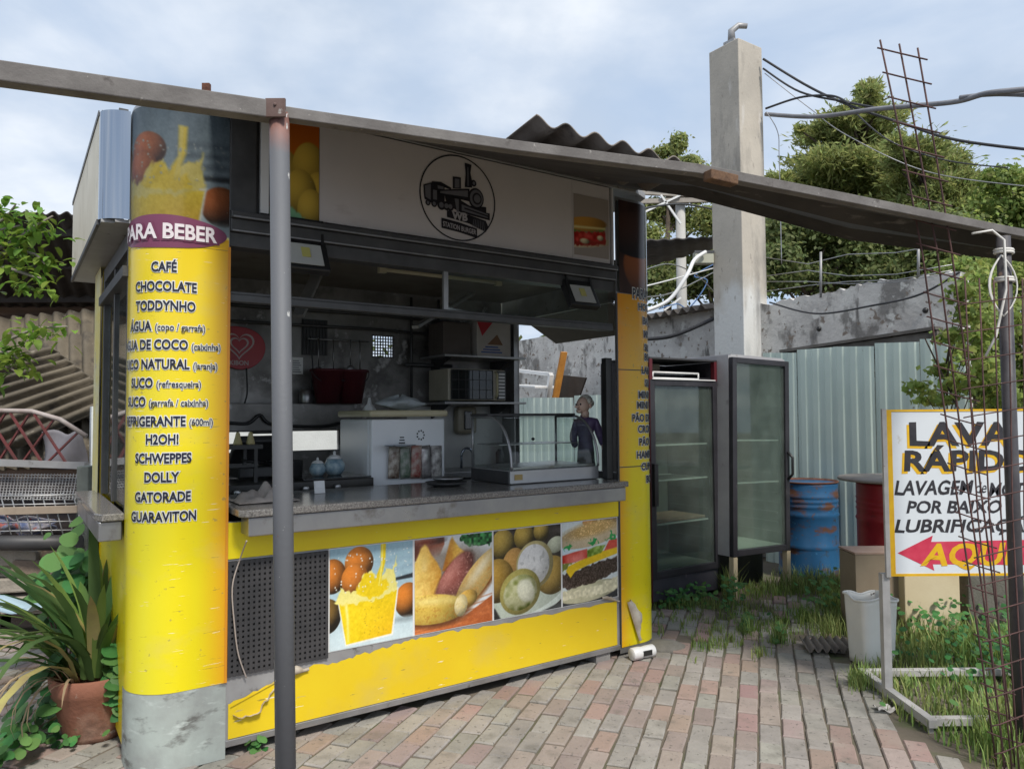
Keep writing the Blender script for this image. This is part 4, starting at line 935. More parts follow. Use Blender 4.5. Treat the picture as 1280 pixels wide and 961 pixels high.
# towel, plates, tag
mb = MB()
def tw(a, b):
    x, y = (a-.5)*.30, (b-.5)*.24; r_ = min(1, math.hypot(x/.15, y/.12)); f = (1-r_**2)
    return (x, y, .004+max(0, f)*(.05+.022*math.sin(40*x+9*y)+.02*math.sin(55*y-20*x)+.012*math.sin(90*x)))
mb.grid(tw, 34, 28); o = mb.build('dish_towel', M('grubby_cloth', (.42, .37, .33), (.33, .28, .25), 20, .95, bump=.3, bscale=150), None, solid=.004); tag(o, 'crumpled greyish dish towel lying on the granite counter', 'towel'); o.location = K(.22, .18, 1.172); o.rotation_euler = (0, 0, A)
for i, (t_, s_, z_, r_, lab) in enumerate(((1.36, .30, 1.172, .13, 'dark serving dish on the counter before the refrigerator, lower of two'), (1.37, .30, 1.198, .10, 'steel rimmed serving dish resting on a darker dish'))):
    mb = MB(); mb.lathe([(r_*.6, 0), (r_*.9, .012), (r_, .024), (r_*.97, .025), (r_*.6, .006), (0, .006)], seg=28); o = mb.build('serving_dish', m_dark if i == 0 else m_steel, None); tag(o, lab, 'dish'); o.location = K(t_, s_, z_)
mb = MB(); mb.box(-.03, .03, 0, .006, 0, .07); mb.box(-.022, .022, -.002, -.0005, .03, .06, 1); t, z = kS(375, 640, .0)
o = mb.build('paper_tag', [m_white, m_paper], None); tag(o, 'small white paper tag standing on the counter behind the pole', 'tag'); o.location = K(.58, .35, 1.172); o.rotation_euler = (-.2, 0, A)
mb = MB(); mb.box(-.045, .045, 0, .004, -.065, .065)
for k in range(6): mb.box(-.035, .03-.008*(k % 3), -.002, -.0005, -.05+.017*k, -.044+.017*k, 1)
t, z = kS(372, 457, 1.92); o = mb.build('paper_notice', [m_paper, m_inkgrey], None); tag(o, 'small white paper notice with lines taped to the back wall', 'notice'); o.location = K(t, 1.93, z); o.rotation_euler = (0, 0, A)
t, z = kS(476, 508, 1.1); mb = MB(); mb.lathe([(.05, 0), (.045, .012), (.016, .05), (.008, .09), (.0, .092)], seg=18); o = mb.build('funnel', m_white, None); tag(o, 'white upturned funnel on the cream refrigerator lid', 'funnel'); o.location = K(1.22, 1.15, 1.64)
for (t_, s_, z_, r_, h_, c_, lab) in ((2.12, 1.62, 1.714, .05, .10, m_steel, 'steel tin left of the microwave on the lower shelf'), (1.00, 1.84, 1.70, .05, .12, m_steel, 'steel pot at the left end of the buckets on the ledge'), (1.68, 1.70, 1.152, .04, .2, m_white, 'white squeeze bottle by the sink behind the refrigerator'), (2.62, 1.62, 1.152, .035, .16, m_darkgrey, 'dark bottle standing at the right of the tap')):
    mb = MB(); mb.lathe([(r_*.94, 0), (r_, .006), (r_, h_*.8), (r_*.7, h_*.9), (r_*.5, h_), (0, h_)], seg=18); o = mb.build('container', c_, None); tag(o, lab, 'container'); o.location = K(t_, s_, z_)
ut = kthing('utensil_rail', 'thin steel rail with hanging ladle and spatula on the back wall', 'utensil rail', 1.22, 1.86, 2.20)
mb = MB(); mb.tube([(-.2, 0, .0), (.3, 0, .0)], .006, 6); mb.build('rail', m_steel, ut)
for (x, l_) in ((-.12, .22), (.0, .26), (.14, .2), (.22, .24)):
    mb = MB(); mb.tube([(x, -.01, .01), (x, -.012, -l_)], .005, 6); mb.ball((x, -.014, -l_-.03), (.035, .012, .035), 12, 6); mb.build('utensil', m_steel, ut)
# floodlights
for (px, py, s_, lab) in ((382, 316, -.05, 'black floodlight under the sign, half hidden by the front pole'), (728, 366, -.05, 'black floodlight under the right end of the sign')):
    t, z = kS(px, py, s_); f = kthing('floodlight', lab, 'floodlight', t, s_, z)
    Mx = Matrix.Rotation(math.radians(-28), 4, 'X')
    mb = MB(); mb.box(-.12, .12, .0, .05, -.10, .10, 0, Mx); mb.build('lamp_housing', m_black, f, .008)
    mb = MB(); mb.box(-.085, .085, -.004, -.001, -.075, .055, 0, Mx); rfl = mb.build('lamp_reflector', M('lamp_reflector', (.5, .5, .46), (.42, .42, .4), 4, .35), f)
    mb = MB(); mb.box(-.022, .022, -.008, -.005, -.03, .03, 0, Mx); mb.build('led_chip', M('led_phosphor', (.5, .46, .14), None, rough=.5), rfl)
    mb = MB(); mb.bar((-.10, .03, .02), (-.10, .05, .18), .015, .008); mb.bar((.10, .03, .02), (.10, .05, .18), .015, .008); mb.bar((-.105, .05, .18), (.105, .05, .18), .02, .008); mb.build('lamp_bracket', m_black, f)
# cables inside
def cable(name, lab, pts, r, mat, n=8, cat='cable', group=None, sm=6):
    P = [Vector(p) for p in pts]; out = []
    for i in range(len(P)-1):
        p0 = P[max(i-1, 0)]; p1 = P[i]; p2 = P[i+1]; p3 = P[min(i+2, len(P)-1)]
        for k in range(n):
            t = k/n; out.append(.5*((2*p1)+(p2-p0)*t+(2*p0-5*p1+4*p2-p3)*t*t+(3*p1-p0-3*p2+p3)*t**3))
    out.append(P[-1]); mb = MB(); mb.tube(out, r, sm); o = mb.build(name, mat, None); tag(o, lab, cat, group); return o
def kpx(px, py, s_): t, z = kS(px, py, s_); return K(t, s_, z)
cable('power_cable', 'black cable with plug hanging below the red heart sign', [kpx(308, 460, 1.88), kpx(309, 490, 1.88), kpx(306, 505, 1.88), kpx(311, 513, 1.86)], .006, m_black)
cable('power_cable', 'black cable hanging down the back wall beside the buckets', [kpx(388, 420, 1.86), kpx(391, 460, 1.86), kpx(389, 495, 1.84), kpx(395, 515, 1.84)], .006, m_black)
cable('power_cable', 'thick black cable with power strip along the back ledge', [kpx(283, 528, 1.78), kpx(310, 529, 1.78), kpx(325, 519, 1.78), kpx(340, 530, 1.78), kpx(400, 533, 1.78), kpx(440, 525, 1.78)], .013, m_black)
cable('power_cable', 'thin pale wire hanging from kiosk front over the vent grille', [K(.05, -.16, 1.03), K(.055, -.03, .93), K(.02, -.03, .8), K(.03, -.035, .62), K(.05, -.03, .48), K(.09, -.02, .36)], .0035, M('dirty_string', (.4, .34, .3), None, rough=.9))

# ================================================================== CANOPY, POLES
m_beam = M('weathered_grey_beam', (.17, .158, .15), (.11, .10, .095), 7, .75, spots=[((.09, .08, .075), 18, .6, .08, (1, 1, 1)), ((.34, .32, .3), 26, .66, .05)], bump=.15, bscale=50)
m_tarp = M('dark_weathered_sheet', (.06, .053, .05), (.032, .028, .027), 3, .75, spots=[((.15, .135, .125), 6, .6, .12, (1, 4, 1)), ((.02, .018, .017), 4, .62, .1)], bump=.1, bscale=30)
m_pole = M('chipped_grey_pole_paint', (.20, .21, .225), (.155, .16, .175), 8, .55, .2, spots=[((.42, .42, .42), 34, .68, .02, (1, 1, .5)), ((.14, .07, .05), 13, .72, .03)], bump=.08, bscale=60)
m_rust = M('rust', (.16, .06, .035), (.075, .03, .02), 14, .9, bump=.3, bscale=90)
m_pole1 = M('pole_paint_rusting_at_top', (.24, .13, .11), (.17, .08, .065), 12, .65, .1, zmix=((.115, .12, .132), 2.50, 2.60, .4), spots=[((.46, .46, .45), 30, .66, .02, (1, 1, .5)), ((.14, .07, .05), 13, .72, .03)], bump=.08)
m_rustpaint = M('rusty_clamp', (.15, .10, .09), (.10, .06, .05), 12, .8, spots=[((.32, .3, .28), 20, .62, .06)])
cpy = thing('canopy', 'dark sheet canopy on a long weathered beam in front of the kiosk', 'canopy', (0, 0, 0))
FR = [at(340, 141, 2.5), at(480, 161, 2.64), at(640, 184, 2.8), at(800, 204.5, 2.95), at(870, 213, 3.03), at(1060, 250, 3.3), at(1250, 288, 3.62), at(1400, 316, 3.86)]
RE = [K(-.1, .06, 3.16), K(.45, .06, 3.16), K(1.27, .06, 3.16), K(2.62, .06, 3.165), at(870, 248, 5.15), at(1060, 300, 5.0), at(1250, 322, 4.8), at(1400, 338, 4.7)]
def lerp_list(P, u):
    x = u*(len(P)-1); i = min(int(x), len(P)-2); f = x-i; return P[i]*(1-f)+P[i+1]*f
mb = MB()
def cshape(a, b):
    f = lerp_list(FR, a); r = lerp_list(RE, a); p = f*(1-b)+r*b
    amp = .085*min(1, max(0, (a-.42)/.15))*(1-.3*a); k = (b*2.0+.3) % 1.0; zz = (k if k < .9 else (1-k)*9)/.9
    e = math.sin(PI*b)
    return p+Vector((0, 0, .012+amp*(zz-.5)*min(1, 6*b)*min(1, 8*(1-b))-.02*e*math.sin(9*a)*min(1, a*3)))
mb.grid(cshape, 60, 60, 0, False); mb.build('roof_sheet', m_tarp, cpy, solid=.008)
mb = MB()
q = [at(-140, 73, 2.02), at(0, 89, 2.16), at(346, 141, 2.5)]
mb.bar(q[0], q[2], .06, .062); mb.build('left_beam', m_beam, cpy, .004)
mb = MB()
for a, b in zip(FR[:-1], FR[1:]): mb.bar(a+(a-b).normalized()*.004, b+(b-a).normalized()*.004, .05, .040)
mb.build('front_beam', m_beam, cpy, .003)
mb = MB()
def roll(a, b):
    p = lerp_list(FR, .5+.45*a); an = 2*PI*b; r_ = .035+.012*math.sin(7*a*PI)+.008*math.sin(3*an+11*a)
    return p+Vector((0, .05+r_*math.cos(an), -.045+.02*math.sin(5*a)+r_*1.1*math.sin(an)))
mb.grid(roll, 40, 12); pass
mb = MB(); a, b = at(884, 219, 2.99), at(918, 227, 3.05); mb.bar(a, b, .052, .0415); mb.build('torn_patch', M('brown_torn_tape', (.15, .08, .04), (.07, .035, .02), 30, .8, bump=.3), cpy, .004)
p1t, p1b = at(349, 142, 2.5), at(357, 961, 2.5)
dirp = (p1b-p1t).normalized(); p1b = p1t+dirp*(p1t.z+.02)/(-dirp.z)
po = thing('canopy_pole', 'grey chipped steel pole in front of the kiosk with rusty top', 'pole', p1b+Vector((0, 0, .02)))
mb = MB(); mb.tube([p1t-po.location, p1b-po.location], .0335, 20); mb.build('shaft', m_pole1, po)
mb = MB(); x_ = p1t-po.location; mb.box(x_.x-.034, x_.x+.034, x_.y-.045, x_.y-.034, x_.z-.03, x_.z+.035); mb.ball((x_.x, x_.y-.046, x_.z+.012), .006, 8, 6); mb.build('clamp_plate', m_rustpaint, po, .002)
p2t, p2b = at(1254, 296, 3.6), at(1277, 925, 3.6)
p2 = thing('canopy_pole', 'dark round pole at right holding the canopy, tied with white cable', 'pole', (p2b.x, p2b.y, 0))
mb = MB(); mb.tube([p2t-p2.location, Vector((0, 0, -.02))], .031, 18); mb.build('shaft', M('dark_pole_paint', (.045, .042, .05), (.08, .075, .08), 9, .5, spots=[((.16, .11, .09), 16, .68, .05)]), p2)
cw = MB(); ax = Vector((0, 0, 0))-(p2t-p2.location); ax.normalize()
for d0, n_ in ((.06, 2), (.20, 2)):
    c0 = p2t+ax*d0; cw.tube([c0+Vector((.038*math.cos(2*PI*k/12), .038*math.sin(2*PI*k/12), -.012*k/12)) for k in range(12*n_+1)], .008, 6)
for (a1, b1, ph) in ((1.0, .16, 0), (.8, .2, 1), (1.1, .12, 2)):
    cw.tube([p2t+ax*(.1+.3*k/10)+Vector((-.04-.06*math.sin(PI*k/10)*a1+.12*(ph == 1)*math.sin(PI*k/10), -.04, .05*math.sin(PI*2*k/10)*b1)) for k in range(11)], .004, 6)
cw.tube([at(1215, 292, 3.55), at(1240, 288, 3.55), at(1255, 300, 3.54), at(1258, 360, 3.54), at(1245, 420, 3.54), at(1232, 445, 3.54)], .006, 6)
o = cw.build('cable_coil', M('white_cable', (.66, .64, .6), None, rough=.5), None); tag(o, 'white cable wound round the top of the right pole', 'cable')
mb = MB(); p = kpx(258, 112, .4); mb.box(-.02, .02, -.012, .012, -.2, .03); o = mb.build('steel_stub', m_rust, None); tag(o, 'short rusty steel stub sticking up above the canopy beam at left', 'stub'); o.location = p

# generic corrugated sheet on four corners
def corr(P00, P10, P01, P11, n_, amp, nrm=None, nv=3, mb=None, mi=0, trap=False, per=14):
    mb = mb or MB(); P00, P10, P01, P11 = map(Vector, (P00, P10, P01, P11))
    nn = nrm or (P10-P00).cross(P01-P00).normalized()
    def fn(a, b):
        p = (P00*(1-a)+P10*a)*(1-b)+(P01*(1-a)+P11*a)*b
        x = (a*n_) % 1.0
        if trap: w_ = max(-1, min(1, 3.2*math.cos(2*PI*x)))
        else: w_ = math.cos(2*PI*x)
        return p+nn*amp*w_
    mb.grid(fn, int(n_*per), nv, mi, not trap); return mb
m_fibre = M('fibre_cement', (.22, .19, .165), (.13, .11, .095), 3, .9, spots=[((.07, .06, .052), 5, .58, .12, (1, 1, 1)), ((.30, .27, .24), 9, .64, .08)], bump=.25, bscale=40)
a0 = at(671, 149, 3.8); e1 = at(862, 206, 4.4)
dn = (V*1.0+Vector((0, 0, -.13))).normalized()
o = corr(a0, e1, a0+dn*.36, e1+dn*.36, 5.6, .026).build('corrugated_sheet', m_fibre, None, solid=.008); tag(o, 'wavy grey fibre cement sheet lying on top of the kiosk roof', 'roof sheet')

# ================================================================== PILLAR, WALL, GREEN FENCES
m_conc = M('pillar_concrete', (.48, .435, .37), (.39, .355, .305), 1.6, .85, zmix=((.60, .60, .58), 2.75, 3.15, 1.6), spots=[((.15, .14, .13), 2.6, .53, .16, (1, 1, .3), .75), ((.56, .53, .49), 7, .6, .1, (1, 1, .25), .7), ((.25, .22, .19), 16, .62, .04, (1, 1, .4), .6)], bump=.15, bscale=24)
m_limewash = M('flaking_limewash', (.60, .60, .58), (.44, .42, .39), 2.5, .9, spots=[((.30, .28, .26), 4, .6, .05, (1, 1, .6)), ((.46, .40, .33), 2, .6, .12)], bump=.2, bscale=30)
pc_ = gz(929, 737); PB = K(0, 0, 0)
pil = thing('concrete_pillar', 'tall square concrete pillar with peeling whitewash behind the glass fridges', 'pillar', (2.58, 8.14, 0), A)
mb = MB(); mb.box(0, .42, 0, .42, 0, 5.84); mb.build('shaft', m_conc, pil, .008)
mb = MB(); mb.box(.05, .2, .10, .25, 5.842, 5.90); mb.tube([(.1, .17, 5.9), (.1, .17, 6.02), (.16, .12, 6.08), (.24, .06, 6.07)], .045, 10, r2=.03); o = mb.build('bell_fitting', m_gsteel, pil)
# perimeter wall along t = WT
WT = 6.15
m_plaster = M('blotchy_old_plaster', (.62, .60, .57), (.44, .42, .40), 2.3, .95, spots=[((.15, .14, .13), 2.6, .54, .07, (1, 1, .7), .8), ((.60, .59, .56), 6, .56, .06), ((.22, .18, .15), 11, .60, .03), ((.07, .065, .06), 4.0, .60, .06, (1, 1, .3), .8)], bump=.5, bscale=18)
prof = [(1200, 338), (1150, 345), (1100, 352), (1060, 360), (1010, 370), (965, 379), (893, 386), (850, 394), (800, 402)]
top = [kT(x, y, WT) for x, y in prof]+[(12.5, 2.85)]
pts = [(top[0][0]-.0, -.02)]+[(s_, z) for s_, z in top]+[(12.5, -.02)]
wl = thing('perimeter_wall', 'blotchy grey plaster wall with rough sloping top behind pillar and green fence', 'wall', (0, 0, 0))
mb = MB(); S2 = [];
ss = []
for i in range(len(top)-1):
    for k in range(10): a = k/10; ss.append((top[i][0]*(1-a)+top[i+1][0]*a, top[i][1]*(1-a)+top[i+1][1]*a+rnd.gauss(0, .012)))
ss.append(top[-1])
mb.prism([K(WT, s_, z) for s_, z in [(ss[0][0], -.02)]+ss+[(ss[-1][0], -.02)]], U*.16); mb.build('plaster', m_plaster, wl, fixn=True)
l0, l1 = kT(985, 446, WT-.06), kT(1175, 420, WT-.06)
mb = MB(); mb.bar(K(WT-.05, l0[0], l0[1]), K(WT-.05, l1[0], l1[1]), .12, .09); mb.bar(K(WT-.06, l0[0]+.05, l0[1]+.06), K(WT-.06, l1[0], l1[1]+.07), .16, .03); mb.build('ledge', M('old_ledge', (.16, .145, .13), (.09, .08, .07), 5, .9, bump=.3), wl)
mb = MB()
for (x, y) in ((903, 404), (1024, 411), (1157, 388)):
    s_, z = kT(x, y, WT); mb.ball(K(WT-.002, s_, z), .028, 8, 6)
mb.split('drain_hole', m_black, wl)
# roof edge on top of the wall at left
s0, z0 = kT(893, 384, WT-.1); s1, z1 = kT(795, 401, WT-.1)
o = corr(K(WT-.25, s0, z0), K(WT-.25, s1, z1), K(WT+.6, s0, z0+.12), K(WT+.6, s1, z1+.12), 9, .03).build('corrugated_roof', m_fibre, None, solid=.012); tag(o, 'edge of a grey corrugated roof resting on the wall left of the pillar', 'roof')
m_green = M('pale_green_sheet', (.58, .67, .605), (.51, .60, .54), 1.5, .5, .1, spots=[((.12, .12, .10), 1.2, .66, .05, (6, 6, .12), .8), ((.48, .58, .52), 2, .62, .1, (2, 2, .3)), ((.2, .16, .11), 10, .70, .04)])
def green_fence(lab, t, sA, sB, ztop, sheets, gap, n_):
    f = thing('sheet_metal_fence', lab, 'fence', (0, 0, 0))
    L_ = (sB-sA)/sheets
    for i in range(sheets):
        a, b = sA+L_*i+gap*rnd.random(), sA+L_*(i+1)-gap*rnd.random(); d = rnd.uniform(-.02, .02); tt = t+.006*(i % 2)
        corr(K(tt, a, -.01), K(tt, b, -.01), K(tt, a+d, ztop-.03*rnd.random()), K(tt, b+d, ztop), n_, .0045, trap=True, per=24).build('fence_sheet', m_green, f, solid=.002)
    mb = MB()
    for z in (.5, ztop-.3): mb.bar(K(t+.05, sA, z), K(t+.05, sB, z), .05, .05)
    mb.split('fence_rail', m_rust, f)
sA = kT(1215, 600, 6.0)[0]; sB = kT(955, 600, 6.0)[0]
green_fence('pale green metal sheet fence below the plaster wall behind the oil drums', 6.0, sA, sB, 2.27, 5, .003, 3)
sA, zA = kT(752, 493, 5.2); sB, zB = kT(600, 493, 5.2)
green_fence('pale green ribbed fence seen through the side window of the kiosk', 5.2, sA-.6, sB, zA, 3, .01, 7)
# leaning things seen through the side window
s_, z = kT(668, 480, 5.4)
mb = MB(); a = [kT(x, y, 5.4) for x, y in ((645, 463), (689, 468), (684, 500), (640, 500))]
wfm = thing('window_frame', 'white discarded window frame leaning behind the green fence', 'window frame', K(5.4, s_, 0))
P4 = [K(5.4, *q_)-wfm.location for q_ in a]
for i in range(4): mb.bar(P4[i], P4[(i+1) % 4], .07, .05)
mb.bar(P4[0]*.5+P4[3]*.5, P4[1]*.5+P4[2]*.5, .5, .03); mb.build('frame_bars', m_white, wfm, .004)
mb = MB(); mb.bar(K(5.35, *kT(705, 440, 5.35)), K(5.35, *kT(690, 520, 5.35)), .10, .03); o = mb.build('plank', M('orange_plank', (.55, .24, .04), (.4, .16, .03), 8, .7), None); tag(o, 'orange wooden plank leaning upright behind the green fence', 'plank')
mb = MB(); mb.prism([K(5.5, *kT(x, y, 5.5)) for x, y in ((696, 468), (732, 472), (722, 500), (690, 500))], U*.03); o = mb.build('wooden_board', M('dark_board', (.05, .038, .03), (.08, .06, .045), 6, .8), None); tag(o, 'dark brown board leaning beside the orange plank', 'board')
# added white wall behind the kiosk, makes the rear slot look bright
mb = MB(); a = K(-.6, 3.6, 0); mb.prism([K(-.3, 3.4, -.02), K(2.6, 3.4, -.02), K(2.6, 3.4, 1.75), K(-.3, 3.4, 1.7)], V*.15)
o = mb.build('added_low_wall', M('whitewash', (.72, .75, .76), (.6, .63, .63), 2, .9, bump=.2), None); tag(o, 'added low white wall that brightens the slot behind the stove', 'wall')
# wires on the wall
wf_ = thing('wire_fence', 'slack pale wire strands on thin posts above the plaster wall', 'wire fence', (0, 0, 0))
for (ya, yb, yc) in ((322, 330, 318), (345, 338, 345), (352, 352, 355), (364, 357, 352)):
    mb = MB(); pp = [at(958, ya, 8.2), at(1010, yb, 7.7), at(1060, yc, 7.2), at(1120, yc-2, 6.8), at(1190, yc-14, 6.4)]; mb.tube(pp, .0045, 5); mb.build('wire_strand', m_alu, wf_)
for (x, y0, y1, Y) in ((1026, 315, 372, 7.5), (1148, 300, 346, 6.6)):
    mb = MB(); mb.tube([at(x, y0, Y), at(x, y1, Y)], .012, 6); mb.build('wire_post', m_gsteel, wf_)

# ================================================================== FRIDGES, DRUMS, BINS, SIGN
m_fblack = M('worn_black_enamel', (.022, .021, .026), (.035, .033, .04), 5, .4, spots=[((.12, .11, .11), 9, .68, .04), ((.06, .055, .06), 3, .6, .1)])
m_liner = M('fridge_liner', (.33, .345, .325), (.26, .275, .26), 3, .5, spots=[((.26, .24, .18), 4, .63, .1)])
m_shelf = M('dull_shelf_wire', (.32, .33, .32), (.24, .25, .24), 8, .5)
def fridge(lab, loc, rz, Wd, D, zb, zd0, zd1, zt, cab_mat, tilt=0, shelves=(), side_mat=None, handle='l', liner=None):
    f = thing('glass_door_fridge', lab, 'fridge', loc, rz); f.rotation_euler = (0, tilt, rz)
    mb = MB(); mb.box(0, .03, .05, D, zb, zt); mb.box(Wd-.03, Wd, .05, D, zb, zt); mb.box(.03, Wd-.03, D-.03, D, zb, zt); mb.box(.03, Wd-.03, .05, D-.03, zd1-.01, zd1+.03); mb.box(.03, Wd-.03, .05, D-.03, zd0, zd0+.04)
    cb = mb.build('cabinet', cab_mat, f)
    mb = MB(); mb.box(.032, .045, .06, D-.032, zd0+.042, zd1-.012); mb.box(Wd-.045, Wd-.032, .06, D-.032, zd0+.042, zd1-.012); mb.box(.045, Wd-.045, D-.045, D-.032, zd0+.042, zd1-.012); mb.box(.045, Wd-.045, .06, D-.045, zd0+.042, zd0+.055)
    for k in range(14): z = zd0+.15+k*.09; mb.box(.0455, .052, .1, D-.08, z, z+.012); mb.box(Wd-.052, Wd-.0455, .1, D-.08, z, z+.012)
    mb.build('liner', liner or m_liner, cb)
    fw = .055; mb = MB(); mb.box(0, fw, 0, .045, zd0, zd1); mb.box(Wd-fw, Wd, 0, .045, zd0, zd1); mb.box(fw, Wd-fw, 0, .045, zd1-fw*.9, zd1); mb.box(fw, Wd-fw, 0, .045, zd0, zd0+fw)
    dr = mb.build('door', m_fblack, f, .004)
    mb = MB(); mb.box(fw-.004, Wd-fw+.004, .018, .024, zd0+fw-.004, zd1-fw*.9+.004); mb.build('door_glass', m_fridgeglass, dr)
    mb = MB()
    if handle == 'l': mb.box(.008, .05, -.03, -.002, zd0+.6, zd0+.95)
    else: mb.tube([(Wd-.03, -.005, zd0+.65), (Wd-.02, -.045, zd0+.70), (Wd-.02, -.045, zd0+.85), (Wd-.03, -.005, zd0+.90)], .013, 8)
    mb.build('handle', m_black, dr)
    for z in shelves:
        mb = MB(); mb.box(.055, Wd-.055, .08, .09, z, z+.014); mb.box(.055, Wd-.055, D-.1, D-.09, z, z+.012)
        for k in range(16): x = .06+(Wd-.12)*k/15; mb.box(x-.002, x+.002, .09, D-.1, z+.004, z+.009)
        mb.build('wire_shelf', m_shelf, f)
    return f
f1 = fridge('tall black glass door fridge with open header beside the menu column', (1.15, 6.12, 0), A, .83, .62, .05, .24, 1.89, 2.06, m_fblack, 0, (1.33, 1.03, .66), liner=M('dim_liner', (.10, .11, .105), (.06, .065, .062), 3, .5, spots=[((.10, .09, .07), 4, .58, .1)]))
mb = MB(); mb.box(.01, .82, .02, .60, .05, .235); mb.build('base_panel', M('scuffed_base', (.03, .03, .042), (.05, .048, .06), 5, .6, spots=[((.12, .11, .12), 8, .64, .05)]), f1, .004)
mb = MB(); mb.box(-.004, .03, .0, .045, 1.89, 2.065); mb.box(.80, .834, .0, .045, 1.89, 2.065); mb.box(-.006, -.001, 0, .05, .05, 2.06); mb.split('header_post', M('dull_red_strip', (.11, .012, .02), (.08, .01, .015), 5, .45), f1, .003)
mb = MB(); mb.box(.32, .42, .3, .36, 1.92, 2.05); mb.box(-.004, .834, .0, .60, 2.066, 2.08, 1); mb.build('header_inner', [M('ply_strip', (.3, .25, .18), None), m_dark], f1)
mb = MB()
for z in (1.905, 1.955): mb.tube([(.06, .03, z), (.62, .03, z), (.66, .25, z), (.10, .25, z), (.06, .03, z)], .009, 6)
for x in (.06, .62): mb.tube([(x, .03, 1.905), (x, .03, 1.955)], .008, 6)
mb.box(.02, .80, -.01, .02, 1.893, 1.902); mb.build('wire_tray', m_white, f1)
mb = MB(); mb.box(.07, .76, .1, .5, .676, .70)
o = mb.build('cardboard_pad', M('stained_card', (.20, .13, .09), (.1, .065, .045), 12, .9), None, .004); tag(o, 'brown stained cardboard lying on a lower shelf of the nearer fridge', 'cardboard'); o.location = (1.15, 6.12, 0); o.rotation_euler = (0, 0, A)
m_f2 = M('grey_white_enamel', (.42, .42, .43), (.34, .33, .35), 3, .5, spots=[((.2, .19, .19), 5, .62, .1)])
f2 = fridge('leaning black framed glass door fridge with pale inside beside the blue drum', (1.90, 6.42, .0), A-.03, .77, .70, .36, .36, 2.10, 2.12, m_f2, .022, (1.36, .98), handle='r')
mb = MB()
for (x, y) in ((.0, .0), (.72, .0), (.0, .6), (.72, .6)): mb.box(x, x+.05, y, y+.05, -.02, .355)
mb.split('leg', m_cream, f2)
mb = MB(); mb.box(.06, .70, .25, .62, .03, .33); mb.build('recess_box', m_black, f2, .01)  # black box filling the dark open recess under the door
def drum(lab, loc, r_, h_, mat, lid=None):
    d = thing('oil_drum', lab, 'drum', loc)
    pr = [(r_*.97, 0), (r_, .012), (r_, .06), (r_*.985, .07), (r_*.985, h_*.3)]
    for z in (.33, .66):
        pr += [(r_*.985, h_*z-.02), (r_*1.02, h_*z), (r_*.985, h_*z+.02)]
    for z in (.75, .80, .85): pr += [(r_*.985, h_*z-.012), (r_*1.008, h_*z), (r_*.985, h_*z+.012)]
    pr += [(r_*.985, h_-.03), (r_*.99, h_-.01)]
    mb = MB(); mb.lathe(pr, seg=40); mb.build('drum_body', mat, d)
    mb = MB(); mb.lathe([(r_*.985, h_-.012), (r_*1.015, h_-.008), (r_*1.015, h_+.006), (r_*.97, h_+.006), (r_*.965, h_-.03), (0.0, h_-.03)], seg=40); mb.build('drum_rim', lid or m_rust, d); return d
m_blue = M('rusty_blue_paint', (.014, .08, .185), (.02, .10, .225), 4, .42, spots=[((.11, .05, .03), 3.2, .53, .10, (1, 1, 2.2)), ((.045, .04, .04), 12, .60, .10), ((.06, .2, .36), 14, .64, .06), ((.12, .06, .035), 20, .62, .06)])
m_redp = M('red_drum_paint', (.32, .012, .022), (.25, .01, .02), 5, .4, spots=[((.12, .02, .02), 6, .64, .08)])
drum('blue oil drum with rust patches standing in front of the green fence', (2.93, 7.36, 0), .285, .93, m_blue)
drum('red oil drum under a round grey board beside the car wash sign', (3.12, 6.05, .16), .29, .88, m_redp)
mb = MB(); mb.box(2.80, 3.45, 5.75, 6.35, -.02, .158); o = mb.build('concrete_slab', m_plaster, None); tag(o, 'low concrete slab under the red oil drum', 'slab')
mb = MB(); mb.lathe([(.0, 0), (.40, 0), (.41, .012), (.40, .026), (0, .026)], seg=40); o = mb.build('round_board', M('grey_board', (.30, .27, .25), (.22, .2, .185), 5, .85), None); tag(o, 'round grey board lying on top of the red drum', 'board'); o.location = (3.10, 6.05, 1.048)
bX = gz(1062, 800).x
pb = thing('plywood_box', 'open weathered plywood box between the red drum and the white bin', 'box', (2.455, 5.33, 0))
mb = MB(); mb.box(0, .36, 0, .02, .0, .585); mb.box(0, .02, .021, .26, .0, .58); mb.box(.34, .36, .021, .26, 0, .58); mb.build('box_panel', M('weathered_ply', (.30, .24, .17), (.24, .185, .13), 3, .85, spots=[((.12, .09, .06), 7, .66, .04)]), pb, .002)
mb = MB(); mb.box(-.004, .364, -.004, .264, .587, .60); mb.build('box_lid', M('pink_ply', (.46, .32, .26), (.38, .26, .2), 4, .85), pb)
bn = thing('plastic_bin', 'white square plastic bin with bent rim standing by the sign leg', 'bin', (2.30, 4.80, 0), .2)
def binf(w0, w1, h_, inset):
    def fn(a, b):
        an = 2*PI*a+PI/4; c, s_ = math.cos(an), math.sin(an); k = 1/max(abs(c), abs(s_)); k = min(k, 1.28)
        w_ = w0+(w1-w0)*b-inset; z = h_*b+(.012*math.sin(3*an+.6) if b > .9 else 0)
        return (w_*c*k, w_*s_*k*.9, z)
    return fn
m_bin = M('scuffed_white_plastic', (.82, .81, .78), (.74, .73, .70), 4, .4, spots=[((.36, .32, .27), 5, .66, .08), ((.1, .09, .08), 16, .72, .02)])
mb = MB(); mb.grid(binf(.105, .125, .42, 0), 48, 12); bo = mb.build('bin_body', m_bin, bn, solid=.004)
mb = MB(); mb.tube([tuple(Vector(binf(.105, .130, .42, 0)(k/48, 1.0))+Vector((0, 0, .004*math.sin(k*.9)))) for k in range(49)], .008, 6, cap=False); mb.build('bin_rim', m_bin, bn)
mb = MB(); mb.box(-.095, .095, -.085, .085, .004, .01); mb.build('bin_floor', m_bin, bn)
